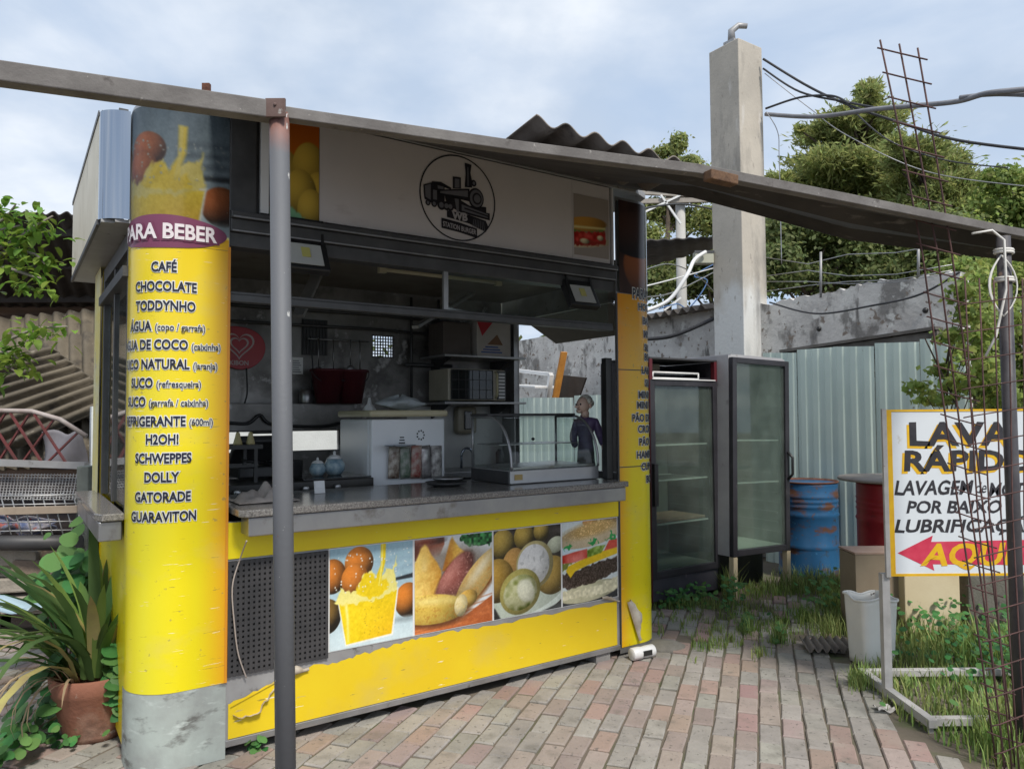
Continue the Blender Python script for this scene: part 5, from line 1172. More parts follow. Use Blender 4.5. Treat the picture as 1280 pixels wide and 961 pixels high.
mb = MB(); mb.ball((.0, -.112, .34), (.008, .004, .018), 8, 6); mb.build('handle_slot', m_black, bo)
mb = MB(); mb.box(2.76, 3.15, 5.25, 5.6, -.02, .56); o = mb.build('concrete_block', m_cream, None, .006); tag(o, 'cream painted block behind the white car wash sign', 'block')
mb = MB(); mb.box(3.24, 3.62, 5.3, 5.6, -.02, .44); o = mb.build('concrete_block', M('mossy_block', (.16, .15, .13), (.09, .09, .07), 5, .95, bump=.4), None, .01); tag(o, 'dark mossy concrete block in the weeds behind the sign', 'block')
# --- car wash sign
SY = 4.17; sx0 = at(1110, 600, SY).x
sg = thing('car_wash_sign', 'white hand painted car wash sign with yellow border on a grey steel frame', 'sign', (sx0, SY, 0))
z1_, z0_ = at(1112, 512, SY).z, at(1112, 720, SY).z; BWd = .90
bdm = MB(); bdm.box(0, BWd, 0, .012, z0_, z1_); board = bdm.build('sign_board', M('sign_white', (.66, .70, .74), (.62, .66, .70), 3, .45, spots=[((.4, .34, .24), 6, .68, .06)]), sg)
mb = MB(); y_ = M('sign_yellow', (.75, .46, .01), (.66, .36, .01), 12, .5, spots=[((.3, .13, .03), 20, .64, .06)])
for (x0, x1, z0, z1) in ((0, .028, z0_, z1_), (BWd-.028, BWd, z0_, z1_), (.028, BWd-.028, z1_-.012, z1_), (.028, BWd-.028, z0_, z0_+.014)): mb.box(x0, x1, -.003, -.0005, z0, z1)
mb.build('yellow_border', y_, board)
def sxz(px, py): p = at(px, py, SY-.001); return p.x-sx0, p.z
def fit(mb, body, px0, px1, pyb, pyt, mi, off, bold=.0, shear=.0, dxz=(0, 0)):
    x0, zb = sxz(px0, pyb); x1, zt = sxz(px1, pyt)
    vs, fs = text2d(body, 1.0, bold, 0, 'LEFT'); vs = [(x+shear*y, y) for x, y in vs]; mxx = max(v[0] for v in vs); mnx = min(v[0] for v in vs)
    cap = max(v[1] for v in text2d('H', 1.0, bold, 0, 'LEFT')[0]); kx = (x1-x0)/(mxx-mnx); ky = (zt-zb)/cap
    wob = random.Random(len(body))
    mb.add([(x0+(x-mnx)*kx+dxz[0], -off, zb+y*ky+dxz[1]+.002*math.sin(9*x)) for x, y in vs], fs, mi)
tx = MB()
for (b_, a0_, a1_, yb, yt, bo, sh) in (('LAVA', 1137, 1266, 556, 527, .035, 0), ('RÁPIDO', 1130, 1292, 588, 562, .035, .05), ):
    fit(tx, b_, a0_, a1_, yb, yt, 1, .0008, bo, sh, (-.014, -.014)); fit(tx, b_, a0_, a1_, yb, yt, 0, .0016, bo, sh)
fit(tx, 'LAVAGEM', 1118, 1217, 618, 600, 0, .0016, .026, .22); fit(tx, 'de', 1220, 1233, 616, 602, 0, .0016, .0, .25); fit(tx, 'MOTO', 1236, 1296, 620, 603, 0, .0016, .026, .22)
fit(tx, 'POR BAIXO', 1133, 1252, 641, 625, 0, .0016, .026, .22); fit(tx, 'LUBRIFICAÇÃO', 1118, 1302, 665, 648, 0, .0016, .026, .22)
tx.build('sign_lettering', [M('sign_black', (.018, .017, .022), (.035, .033, .04), 14, .5), y_], board)
ar = MB(); ar.add([(x, -.001, z) for x, z in [sxz(*q_) for q_ in ((1122, 691), (1166, 669), (1164, 677), (1300, 674), (1300, 706), (1166, 705), (1168, 713))]], [tuple(range(7))])
fit(ar, 'AQUI', 1150, 1268, 706, 678, 1, .0018, .03, .22); ar.build('red_arrow', [M('brushed_crimson', (.50, .02, .06), (.62, .06, .11), 8, .5, spots=[((.7, .6, .6), 11, .66, .05)]), y_], board)
m_frame = M('grey_frame_paint', (.46, .45, .44), (.34, .33, .32), 8, .55, spots=[((.15, .09, .06), 14, .68, .05)])
mb = MB(); w2 = .042
for x in (-.02, BWd+.02): mb.box(x-w2/2, x+w2/2, .013, .013+w2, .0, z0_+.01)
for x in (-.012, BWd+.012): mb.box(x-.012, x+.012, -.004, .014, z0_-.005, z1_+.005)
mb.split('frame_leg', m_frame, sg)
mb = MB()
for x in (-.02, BWd+.02): mb.box(x-w2/2-.001, x+w2/2+.001, -.42, .34, .022, .022+w2); mb.box(x-.012, x+.012, -.40, -.37, -.016, .022, 0); mb.box(x-.012, x+.012, .28, .31, -.016, .022, 0)
for y in (-.40, .30): mb.box(-.02+w2/2+.002, BWd+.02-w2/2-.002, y, y+w2, .024, .020+w2)
mb.split('frame_foot', m_frame, sg, .002)
# --- rebar meshes
m_rebar = M('rebar_rust', (.11, .055, .05), (.06, .032, .03), 14, .9)
def rods(name, lab, verts, cross, r_):
    o = thing(name, lab, 'rebar mesh', (0, 0, 0)); 
    mb = MB()
    for pts in verts: mb.tube(pts, r_, 6)
    mb.split('long_rod', m_rebar, o); mb = MB()
    for pts in cross: mb.tube(pts, r_*.9, 6)
    mb.split('cross_rod', m_rebar, o)
Ym = 3.42
vv = [[(1100, 50), (1128, 182), (1153, 318), (1176, 480), (1196, 620), (1221, 780), (1246, 958)], [(1124, 55), (1148, 182), (1172, 318), (1193, 480), (1211, 620), (1234, 780), (1257, 962)], [(1147, 60), (1168, 182), (1190, 318), (1211, 480), (1227, 620), (1248, 780), (1270, 962)]]
def yd(py): return Ym+.15*math.sin(py/300.0)
V3 = [[at(x, y, yd(y)) for x, y in l_] for l_ in vv]
def alongrow(y): return [np.interp(y, [q_[1] for q_ in l_], [q_[0] for q_ in l_]) for l_ in vv]
cr_ = []
for k in range(30):
    y = 62+30.5*k; a, b, c = alongrow(y); cr_.append([at(a-6, y-2, yd(y)), at(b, y+5, yd(y)-.01), at(c+12, y+13, yd(y))])
rods('rebar_mesh', 'tall narrow rusty rebar mesh of three rods rising above the canopy', V3, cr_, .0042)
vv2 = [[(1206+18*k, 346+2*(k % 3)), (1212+17*k, 480), (1222+14.5*k, 640), (1238+12*k, 800), (1256+9*k, 965)] for k in range(6)]
V4 = [[at(x, y, Ym-.06+.12*math.sin(y/260.0)) for x, y in l_] for l_ in vv2]; cr_ = []
for k in range(17):
    y = 380+35*k; row = [(np.interp(y, [q_[1] for q_ in l_], [q_[0] for q_ in l_]), y-2.2*j*(1+.05*k)) for j, l_ in enumerate(vv2)]
    cr_.append([at(x, yy, Ym-.065+.12*math.sin(yy/260.0)) for x, yy in [(row[0][0]-10, row[0][1]+2)]+row])
rods('rebar_mesh', 'wide rusty rebar mesh standing bent against the right pole', V4, cr_, .0036)

# ================================================================== SMALL THINGS ON THE GROUND
a = gz(1032, 812); mb = corr((-.17, -.10, .03), (.15, -.12, .03), (-.13, .12, .045), (.17, .11, .045), 6, .014)
o = mb.build('corrugated_scrap', m_fibre, None, solid=.008); tag(o, 'small corrugated sheet scrap lying on the bricks beside the bin', 'scrap'); o.location = (a.x, a.y, .0)
a = gz(803, 823); ca = thing('crushed_carton', 'crushed white drink carton on the bricks at the foot of the kiosk', 'carton', (a.x, a.y, .042), .5)
mb = MB(); mb.lathe([(.036, -.09), (.04, -.085), (.041, -.03), (.037, .0), (.04, .03), (.04, .085), (.036, .09)], seg=14, M=Matrix.Rotation(PI/2, 4, 'Y')); mb.build('carton_body', m_white, ca)
mb = MB(); mb.box(-.02, .05, -.0425, -.036, -.012, .02); mb.lathe([(.0, .0), (.034, .0), (.034, .003), (0, .003)], seg=14, M=Matrix.Translation((.0905, 0, 0)) @ Matrix.Rotation(PI/2, 4, 'Y')); mb.build('carton_print', m_black, ca)
a = gz(842, 812); mb = MB(); mb.ball((0, 0, .0), (.16, .11, .05), 14, 8); o = mb.build('stone_lump', M('cement_lump', (.22, .205, .18), (.16, .15, .13), 8, .95, bump=.4), None); tag(o, 'flat grey cement lump on the bricks by the menu column', 'stone'); o.location = (a.x-.06, a.y+.05, .0)
a = gz(1105, 888); mb = MB(); mb.grid(lambda u, v: (-.045+.09*u, -.035+.07*v, .01+.012*math.sin(7*u+3*v)+.008*math.sin(9*v)), 6, 5)
o = mb.build('paper_scrap', M('litter_paper', (.6, .58, .55), (.3, .28, .26), 30, .9), None, solid=.001); tag(o, 'torn scrap of white paper on the bricks by the sign foot', 'litter'); o.location = (a.x, a.y, .002)

# ================================================================== LEFT SIDE: SHED, SHEETS, GATE, RACK, RUBBLE
PXD = 0
shed = thing('lean_to_shed', 'dark lean-to shed roof left of the kiosk with brown back wall', 'shed', (0, 0, 0))
m_shed = M('dark_shed_iron', (.035, .03, .028), (.055, .045, .04), 3, .8, spots=[((.02, .017, .015), 5, .6, .1)])
corr(at(-420, 258, 7.0), at(150, 268, 7.0), at(-420, 398, 9.4), at(210, 392, 9.4), 34, .02).build('shed_roof', m_shed, shed, solid=.01)
mb = MB()
for f in (.12, .45, .78):
    mb.bar(at(-420, 258+140*f+8, 7+2.4*f), at(160, 268+124*f+8, 7+2.4*f), .06, .1)
mb.split('purlin', M('dark_purlin', (.06, .05, .045), (.04, .033, .03), 6, .8), shed)
corr(Vector((-9.0, 9.1, -.02)), Vector((-9.0, 9.1, 3.05)), Vector((-3.4, 9.2, -.02)), Vector((-3.4, 9.2, 3.05)), 22, .03).build('shed_wall', M('brown_rusty_wall', (.14, .085, .055), (.085, .055, .04), 2, .9), shed, solid=.01)
mb = MB()
for x in (-5.6, -3.9): mb.tube([(x, 7.15, -.02), (x, 7.15, 3.3)], .05, 10)
mb.split('shed_post', m_darkgrey, shed)
m_fibre_shaded = M('shaded_fibre_cement', (.15, .125, .09), (.09, .075, .055), 3, .9, spots=[((.05, .042, .035), 5, .56, .12), ((.22, .19, .15), 9, .62, .08)], bump=.25, bscale=40)  # fibre cement again, with the shed roof's shade put into its colours
def leansheet(lab, q4, Y4, n_, amp=.028):
    P = [at(x, y, Y) for (x, y), Y in zip(q4, Y4)]
    o = corr(P[0], P[1], P[2], P[3], n_, amp).build('corrugated_sheet', m_fibre_shaded, None, solid=.012); tag(o, lab, 'roof sheet', 'old corrugated sheets stored beside the kiosk')
leansheet('rearmost wavy fibre cement sheet under the shed roof', [(-60, 404), (150, 384), (-60, 470), (150, 440)], (7.6, 7.6, 7.3, 7.3), 12)
leansheet('middle fibre cement sheet with broken wavy edge', [(-50, 432), (150, 412), (-50, 540), (150, 520)], (7.1, 7.1, 6.7, 6.7), 12)
leansheet('front slanting fibre cement sheet with a corner pointing up', [(62, 432), (150, 500), (-110, 470), (20, 560)], (6.6, 6.5, 6.6, 6.4), 9)
leansheet('lowest fibre cement sheet lying behind the lattice gate', [(-60, 505), (130, 490), (-60, 590), (130, 580)], (6.9, 6.9, 6.5, 6.5), 12)
GY = 5.75
gt = thing('lattice_gate', 'red lattice gate with curved pale top tube left of the kiosk', 'gate', (0, 0, 0))
arc = [(-160, 540), (-80, 520), (0, 513), (40, 514), (75, 524), (108, 545)]
mb = MB(); mb.tube([at(x, y, GY) for x, y in arc], .018, 8); mb.build('top_tube', M('pale_tube', (.38, .34, .32), (.28, .22, .2), 9, .6), gt)
ya = lambda x: np.interp(x, [q_[0] for q_ in arc], [q_[1] for q_ in arc])
mb = MB()
for k in range(-5, 5):
    x = 30*k-5
    for d in (-1, 1):
        x2 = x+d*42; yt_ = ya(min(x2, 108))
        if x2 > 112 or x > 112: continue
        mb.bar(at(x, 582, GY+.012*d), at(x2, yt_+3, GY+.012*d), .022, .012)
mb.split('lattice_bar', M('red_gate_paint', (.15, .03, .03), (.09, .025, .022), 8, .6), gt)
mb = MB(); mb.bar(at(-160, 572, GY-.03), at(108, 582, GY-.03), .06, .05); mb.build('bottom_rail', m_gsteel, gt)
mb = MB(); mb.grid(lambda u, v: at(52+54*u, 540+44*v, 6.15)+Vector((0, .05*math.sin(5*u+3*v), .02*math.sin(8*u))), 10, 10); o = mb.build('grey_tarp', M('grey_cloth', (.20, .19, .21), (.15, .145, .16), 4, .85), None, solid=.004); tag(o, 'grey cloth bundle hanging behind the lattice gate', 'cloth')
rk_ = thing('wire_rack', 'rusty wire mesh rack with pale rails stacked below the lattice gate', 'rack', (0, 0, 0))
RY = 5.45
mb = MB()
for k in range(60):
    x = -120+4*k; mb.tube([at(x, 592, RY+.5), at(x-6, 625, RY)], .0035, 4)
for k in range(10): mb.tube([at(-120, 592+3.4*k, RY+.5-.055*k), at(108, 594+3.4*k, RY+.5-.055*k)], .0035, 4)
mb.build('fine_mesh', m_gsteel, rk_)
mb = MB()
for k in range(18):
    x = -130+13*k; mb.tube([at(x, 616, RY-.02), at(x+14, 668, RY-.1)], .005, 5)
for k in range(5): mb.tube([at(-130, 622+11*k, RY-.03-.015*k), at(106-2*k, 618+11*k, RY-.03-.015*k)], .005, 5)
mb.build('coarse_grid', m_alu, rk_)
mb = MB(); mb.bar(at(-130, 642, RY-.08), at(98, 636, RY-.08), .04, .05); mb.build('wooden_rail', M('pale_wood', (.36, .29, .22), (.28, .22, .17), 6, .8), rk_)
mb = MB(); mb.tube([at(-130, 679, RY-.1), at(100, 678, RY-.1)], .055, 12); mb.build('black_tube', m_dark, rk_)
mb = MB(); mb.box(0, 1, 0, 1, 0, 1) if False else None
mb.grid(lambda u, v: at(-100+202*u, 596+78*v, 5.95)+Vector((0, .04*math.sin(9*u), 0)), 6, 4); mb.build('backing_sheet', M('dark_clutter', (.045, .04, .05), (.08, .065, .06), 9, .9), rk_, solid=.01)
mb = MB(); mb.grid(lambda u, v: at(-20+84*u, 647+20*v, 5.6)+Vector((0, .06*math.sin(7*u)+.04*math.sin(9*v), .02*math.sin(11*u+4*v))), 14, 8); o = mb.build('cloth_bundle', M('patterned_cloth', (.12, .16, .30), (.4, .36, .34), 16, .9, spots=[((.4, .12, .1), 12, .6, .04)]), None, solid=.01); tag(o, 'blue and red patterned cloth bundle inside the wire rack', 'cloth')
mb = MB(); p = at(106, 700, 5.5); mb.box(-.045, .045, -.05, .05, -.02, at(106, 582, 5.5).z); o = mb.build('concrete_post', M('greenish_post', (.18, .20, .18), (.12, .13, .12), 5, .9, spots=[((.4, .4, .37), 9, .62, .05)], bump=.3), None, .008); tag(o, 'grey green concrete post beside the rear kiosk column', 'post'); o.location = (p.x, p.y, 0)
m_block = [M('pale_rubble', (.36, .32, .27), (.27, .24, .2), 6, .9, bump=.4), M('brown_rubble', (.24, .18, .14), (.17, .13, .1), 6, .9, bump=.4)]
RB = [((-40, 745), .2), ((8, 752), .17), ((40, 750), .16), ((70, 752), .15), ((100, 750), .14), ((-20, 728), .2), ((22, 729), .17), ((58, 727), .18), ((92, 724), .16), ((12, 708), .2), ((52, 706), .17), ((88, 704), .15), ((30, 692), .15), ((72, 690), .16), ((-25, 706), .18), ((104, 700), .13)]
for i, ((px, py), w_) in enumerate(RB):
    p = at(px, py, 5.55-.0*i+.08*(i % 2)); mb = MB(); h_ = .058
    mb.box(-w_, w_, -.12, .12, -h_, h_)
    mb.v = [(x*(1+rnd.uniform(-.1, .1)), y*(1+rnd.uniform(-.15, .15)), z*(1+rnd.uniform(-.2, .15))) for x, y, z in mb.v]
    o = mb.build('rubble_block', m_block[1 if i % 3 == 1 else 0], None, .012); tag(o, 'rough masonry block in the rubble pile left of the kiosk', 'block', 'rubble pile blocks'); o.location = p; o.rotation_euler = (rnd.uniform(-.08, .08), rnd.uniform(-.1, .1), rnd.uniform(-.3, .3))
mb = MB()
for i in range(14): p = at(-60+13*i, 735, 5.9); mb.box(p.x-.1, p.x+.1, p.y-.15, p.y+.15, -.02, rnd.uniform(.3, .55))
o = mb.build('rubble_core', m_block[1], None, .02); o['kind'] = 'stuff'
mb = MB(); p = at(14, 756, 4.6); mb.grid(lambda u, v: (p.x-.25+.42*u, p.y-.1+.2*v, p.z+.03*math.sin(6*u)+.02*math.sin(7*v)), 8, 5); o = mb.build('plastic_sheet', M('pale_blue_plastic', (.36, .48, .56), None, rough=.4), None, solid=.004); tag(o, 'pale blue plastic sheet behind the potted plant', 'plastic sheet')

# ================================================================== BACKGROUND: UTILITY POLE, CABLES, AWNING
up_ = thing('utility_pole', 'pale concrete utility pole with crossarms seen left of the square pillar', 'utility pole', (at(851, 300, 20).x, 20, 0))
X0 = up_.location
mb = MB(); mb.tube([(0, 0, -.02), (0, 0, at(851, 238, 20).z)], .16, 12, r2=.13); mb.build('pole_shaft', M('pale_pole_concrete', (.42, .41, .39), (.34, .33, .31), 2, .85), up_)
mb = MB()
for (ya_, yb_) in ((240, 246), (252, 250)): mb.bar(at(795, ya_, 19.8)-X0, at(893, yb_, 19.8)-X0, .1, .12)
mb.split('crossarm', M('weathered_crossarm', (.34, .31, .27), (.26, .23, .2), 4, .8), up_)
mb = MB(); mb.bar(at(800, 268, 19.7)-X0, at(851, 244, 19.7)-X0, .06, .05); mb.bar(at(826, 244, 19.7)-X0, at(851, 280, 19.7)-X0, .06, .05); mb.bar(at(830, 388, 19.7)-X0, at(851, 372, 19.7)-X0, .05, .05); mb.split('pole_brace', m_white, up_)
mb = MB()
for x in (804, 822, 838, 866, 884): p = at(x, 238, 19.8)-X0; mb.lathe([(.05, 0), (.08, .06), (.04, .1), (.07, .14), (.03, .2)], c=tuple(p), seg=10)
mb.split('insulator', m_dark, up_)
for (lab, pts, r_, mt) in (
    ('thin wire dropping through the gap beside the menu column, upper', [(797, 262, 12), (850, 255, 14), (893, 262, 16)], .02, m_dark),
    ('white wire crossing the gap beside the menu column', [(797, 360, 12), (830, 352, 14), (893, 335, 17)], .014, m_white),
    ('pale wire bundle below the crossarm', [(797, 372, 12), (840, 366, 14), (893, 340, 16)], .012, m_alu),
    ('blue wire tangle low on the utility pole', [(824, 386, 17), (846, 380, 18), (862, 384, 18), (884, 352, 18), (868, 345, 18), (893, 330, 18)], .016, M('blue_wire', (.08, .16, .34), None)),
    ('pale wire arc near the utility pole', [(800, 340, 15), (835, 330, 16), (868, 342, 17), (893, 365, 18)], .012, m_alu)):
    cable('overhead_wire', lab, [at(*q_) for q_ in pts], r_, mt, 8, 'wire', 'wires by the utility pole')
cable('conduit_pipe', 'white curved conduit hose running down from the junction box', [at(797, 392, 8.2), at(835, 376, 8.2), at(858, 345, 8.2), at(868, 325, 8.3), at(882, 315, 8.4)], .022, m_white, 10, 'conduit', None, 8)
jb = thing('junction_box', 'small beige junction box fixed left of the pillar under the awning', 'junction box', at(879, 323, 8.5))
mb = MB(); mb.box(-.11, .11, -.06, .06, -.07, .07); mb.build('box_body', M('beige_box', (.40, .40, .32), None), jb, .01); mb = MB(); mb.box(-.115, .115, -.066, -.061, .05, .078); mb.build('box_lid', m_darkgrey, jb)
o = corr(at(796, 301, 8.6), at(893, 297, 9.0), at(796, 336, 9.6), at(893, 310, 10.0), 6, .008).build('dark_awning', m_tarp, None, solid=.02); tag(o, 'dark corrugated awning between menu column and pillar', 'awning')
m_cab = M('black_cable', (.02, .02, .022), (.04, .04, .045), 6, .5); m_cabg = M('grey_cable', (.22, .22, .24), (.14, .14, .15), 6, .5)
CB = [('thick grey overhead cable bundle sagging right of the pillar', [(957, 143, 8.3), (1020, 146, 7.8), (1100, 136, 7.2), (1190, 128, 6.6), (1240, 116, 6.2), (1340, 108, 5.8)], .024, m_cabg),
      ('black overhead cable from pillar top crossing behind the rebar mesh', [(954, 74, 8.3), (1010, 108, 8), (1062, 132, 7.6), (1130, 155, 7.2), (1200, 176, 6.8), (1340, 193, 6.2)], .014, m_cab),
      ('black cable looping from the middle of the pillar to the right', [(954, 86, 8.3), (1000, 115, 8), (1060, 128, 7.6), (1100, 136, 7.3)], .012, m_cab),
      ('thin cable rising beside the thick grey bundle', [(957, 136, 8.3), (1000, 122, 8), (1040, 120, 7.7), (1062, 130, 7.5)], .012, m_cab),
      ('grey cable stub at the right edge of the sky', [(1200, 122, 6.5), (1250, 118, 6.2), (1340, 122, 5.8)], .02, m_cabg),
      ('thin black wire lowest of the crossing cables', [(1062, 134, 7.6), (1110, 175, 7.2), (1180, 200, 7), (1260, 210, 6.6)], .007, m_cab),
      ('thin wire hanging straight down right of the pillar', [(958, 140, 8.2), (972, 165, 8.2), (974, 200, 8.2), (977, 330, 8.2)], .005, m_alu),
      ('thin pale wire slanting across behind the pillar cables', [(956, 92, 8.3), (1010, 134, 8), (1060, 170, 7.6), (1160, 215, 7.2), (1300, 235, 6.6)], .005, m_alu),
      ('black cable sagging along the plaster wall', [(962, 378, 7.9), (1020, 392, 7.5), (1090, 382, 7.0), (1150, 368, 6.7), (1200, 340, 6.4)], .010, m_cab),
      ('black cable sagging along the wall left of the pillar', [(797, 424, 9.0), (840, 420, 8.8), (893, 398, 8.6)], .025, m_cab)]
for lab, pts, r_, mt in CB: cable('overhead_cable', lab, [at(*q_) for q_ in pts], r_, mt, 8, 'cable', 'overhead cables')

# ================================================================== VEGETATION
def leafmat(name, c1, c2, trans=.3, isl=.35): return M(name, c1, c2, .8, .55, isl=isl, trans=trans, spec=.3)
def leaf_cloud(name, mat, parent, blobs, n_, size, seed, asp=.55, up=.3, feather=False):
    r = np.random.RandomState(seed); wts = np.array([b[1][0]*b[1][1]*b[1][2] for b in blobs])**(2/3.); wts /= wts.sum()
    which = r.choice(len(blobs), n_, p=wts); cen = np.array([b[0] for b in blobs])[which]; rad = np.array([b[1] for b in blobs])[which]
    d = r.normal(size=(n_, 3)); d /= np.linalg.norm(d, axis=1)[:, None]; rr = (r.rand(n_)**.5*(1+.8*(r.rand(n_) > .72)*r.rand(n_)**1.5))[:, None]
    p = cen+d*rad*rr
    nrm = d*.7+r.normal(size=(n_, 3))*.6+np.array([0, 0, up]); nrm /= np.linalg.norm(nrm, axis=1)[:, None]
    t1 = np.cross(nrm, r.normal(size=(n_, 3))); t1 /= np.linalg.norm(t1, axis=1)[:, None]; t2 = np.cross(nrm, t1)
    if feather:
        t1 = d*np.array([1, 1, .35])+r.normal(size=(n_, 3))*.55+np.array([0, 0, .25]); t1 /= np.linalg.norm(t1, axis=1)[:, None]
        t2 = np.cross(t1, nrm); t2 /= np.linalg.norm(t2, axis=1)[:, None]; asp = asp*.42
    s = size*(.6+.8*r.rand(n_))[:, None]
    v = np.stack([p-t1*s, p-t2*s*asp+t1*s*.1, p+t1*s, p+t2*s*asp+t1*s*.1], 1).reshape(-1, 3)
    f = np.arange(n_*4).reshape(-1, 4)
    me = bpy.data.meshes.new(name); me.from_pydata(v.tolist(), [], f.tolist()); me.materials.append(mat); me.update()
    o = bpy.data.objects.new(name, me); C.objects.link(o); o.parent = parent; return o
m_bark = M('bark', (.10, .075, .055), (.06, .045, .035), 6, .95, bump=.4)
def tree(lab, base, h_, r_, blobs, n_, size, mat, seed, cat='tree', nm='tree', feather=False):
    t = thing(nm, lab, cat, base); q = random.Random(seed)
    mb = MB(); mb.tube([(0, 0, -.3), (q.uniform(-.1, .1), 0, h_*.3), (q.uniform(-.2, .2), 0, h_*.6), (q.uniform(-.2, .2), 0, h_*.93)], r_, 8, r2=r_*.25)
    for b in blobs:
        c = Vector(b[0]); z = max(c.z-abs(c.x)*.45-.4, h_*.2); mb.tube([(0, 0, min(z, h_*.85)), c*.5+Vector((0, 0, min(z, h_*.85)*.5+.1)), c], r_*.28, 5, r2=r_*.06)
    mb.build('trunk', m_bark, t); leaf_cloud('crown', mat, t, blobs, n_, size, seed, feather=feather); return t
def blobs_from(pxs, Y, base, dep=1.0, seed=1):
    q = random.Random(seed); out = []
    for (px, py, rx, ry) in pxs:
        p = at(px, py, Y+q.uniform(-1, 1)*dep); k = Y/F
        out.append(((p.x-base[0], p.y-base[1], p.z-base[2]), (rx*k, max(rx, ry)*k*.9, ry*k)))
    return out
g_con = leafmat('olive_conifer_leaf', (.36, .39, .135), (.23, .265, .095), .55); g_dec = leafmat('bright_green_leaf', (.34, .41, .11), (.21, .28, .08), .55); g_dark = leafmat('dark_green_leaf', (.20, .24, .085), (.13, .165, .06), .5)
B1 = (at(1078, 300, 22).x, 22, 0)
px1 = [(1088, 120, 16, 16), (1076, 136, 26, 14), (1094, 108, 8, 10), (1050, 150, 32, 14), (1098, 150, 34, 16), (1030, 172, 36, 14), (1082, 176, 44, 18), (1012, 168, 18, 12), (1040, 202, 46, 16), (1100, 206, 48, 20), (1000, 226, 34, 16), (1050, 234, 52, 18), (1110, 240, 50, 18), (978, 224, 14, 10), (1010, 256, 44, 14), (1070, 268, 56, 18), (985, 280, 30, 14), (1040, 292, 56, 16), (1110, 290, 46, 20), (990, 312, 30, 16), (1050, 320, 60, 16)]
rx_ = random.Random(4)
px1 += [(960, 250, 14, 20), (972, 285, 26, 26), (1140, 200, 30, 20), (1130, 270, 40, 26), (1085, 300, 60, 24), (975, 320, 26, 20), (1030, 335, 60, 22)]
px1 += [(x+rx_.uniform(-1, 1)*w_*1.05, y+rx_.uniform(-.9, .5)*h_, w_*.38, h_*.5) for (x, y, w_, h_) in px1 for _ in range(3)]
tree('tall olive green feathery tree right of the square pillar', B1, 11.5, .28, blobs_from(px1, 22, B1, 1.5), 70000, .115, g_con, 1, feather=True)
B2 = (at(1160, 300, 19).x, 19, 0)
px2 = [(1150, 190, 34, 20), (1185, 205, 28, 22), (1140, 225, 40, 22), (1190, 240, 34, 24), (1160, 260, 50, 24), (1120, 285, 30, 18), (1190, 285, 40, 24), (1206, 222, 12, 16)]
px2 += [(1130, 300, 50, 26), (1200, 305, 50, 26), (1160, 325, 60, 22), (1225, 262, 24, 24)]
px2 += [(x+rx_.uniform(-1, 1)*w_, y+rx_.uniform(-.9, .6)*h_, w_*.35, h_*.4) for (x, y, w_, h_) in px2 for _ in range(2)]
tree('rounded mid green tree behind the tall rebar mesh', B2, 8.6, .22, blobs_from(px2, 19, B2, 1.0), 46000, .10, g_con, 2, feather=True)
B3 = (at(1265, 300, 17).x, 17, 0)
px3 = [(1250, 225, 26, 18), (1290, 230, 30, 22), (1232, 255, 28, 18), (1275, 262, 44, 22), (1320, 250, 40, 30), (1215, 285, 26, 18), (1255, 300, 46, 24), (1310, 300, 40, 26)]
px3 += [(1200, 300, 40, 30), (1240, 325, 60, 28), (1290, 330, 60, 30)]
px3 += [(x+rx_.uniform(-1, 1)*w_, y+rx_.uniform(-1, .5)*h_, w_*.4, h_*.45) for (x, y, w_, h_) in px3 for _ in range(2)]
tree('bright green leafy tree at the right edge behind the pole', B3, 7.2, .2, blobs_from(px3, 17, B3, 1.0), 34000, .062, g_dec, 3)
B4 = (at(838, 300, 26).x, 26, 0)
px4 = [(848, 180, 12, 14), (834, 190, 18, 9), (860, 206, 22, 12), (878, 212, 12, 6), (830, 226, 24, 14), (868, 240, 26, 16), (815, 262, 22, 16), (850, 274, 30, 16), (885, 276, 22, 20), (812, 300, 20, 20), (880, 330, 20, 24), (830, 330, 30, 24)]
tree('sparse dark tree behind the utility pole', B4, 10.2, .25, blobs_from(px4, 26, B4, 1.2), 16000, .075, g_con, 4)
B5 = (at(1010, 330, 15).x, 15, 0)
px5 = [(965, 345, 34, 24), (1010, 350, 40, 22), (1060, 350, 40, 22), (1110, 345, 40, 20), (985, 290, 40, 26), (1040, 285, 50, 26), (1100, 290, 50, 26), (1160, 285, 44, 26), (1210, 310, 40, 30), (975, 320, 26, 18), (1020, 312, 36, 20), (1070, 316, 34, 18), (1120, 318, 34, 18), (1165, 310, 30, 22), (1000, 345, 40, 18), (1080, 345, 50, 18), (1150, 338, 40, 18), (960, 345, 20, 16)]
tree('low dark hedge like tree just over the plaster wall', B5, 4.6, .14, blobs_from(px5, 15, B5, .8), 34000, .055, g_dark, 5)
B6 = (at(890, 350, 24).x, 24, 0)
px6 = [(810, 350, 30, 24), (850, 355, 34, 22), (890, 350, 34, 24), (930, 330, 34, 40), (880, 320, 24, 16)]
tree('dim bushy tree low behind the wire tangle', B6, 5.6, .2, blobs_from(px6, 24, B6, 1.2), 12000, .085, g_dark, 6)
B7 = (at(1225, 350, 12).x, 12, 0)
px7 = [(1200, 345, 34, 26), (1250, 350, 44, 34), (1310, 350, 50, 40), (1230, 400, 44, 40), (1290, 410, 50, 44), (1220, 460, 40, 40), (1290, 470, 50, 40)]
tree('leafy green tree behind the right end of the plaster wall', B7, 3.8, .12, blobs_from(px7, 12, B7, .7), 16000, .048, g_dec, 7)
# far wood closing the view
fw_ = [((x, 60+rnd.uniform(-8, 8), rnd.uniform(1, 4)), (rnd.uniform(3, 5), 4, rnd.uniform(3, 5.0))) for x in np.linspace(-46, 58, 26)]
leaf_cloud('distant_wood', g_dark, None, fw_, 20000, .4, 9)['kind'] = 'stuff'
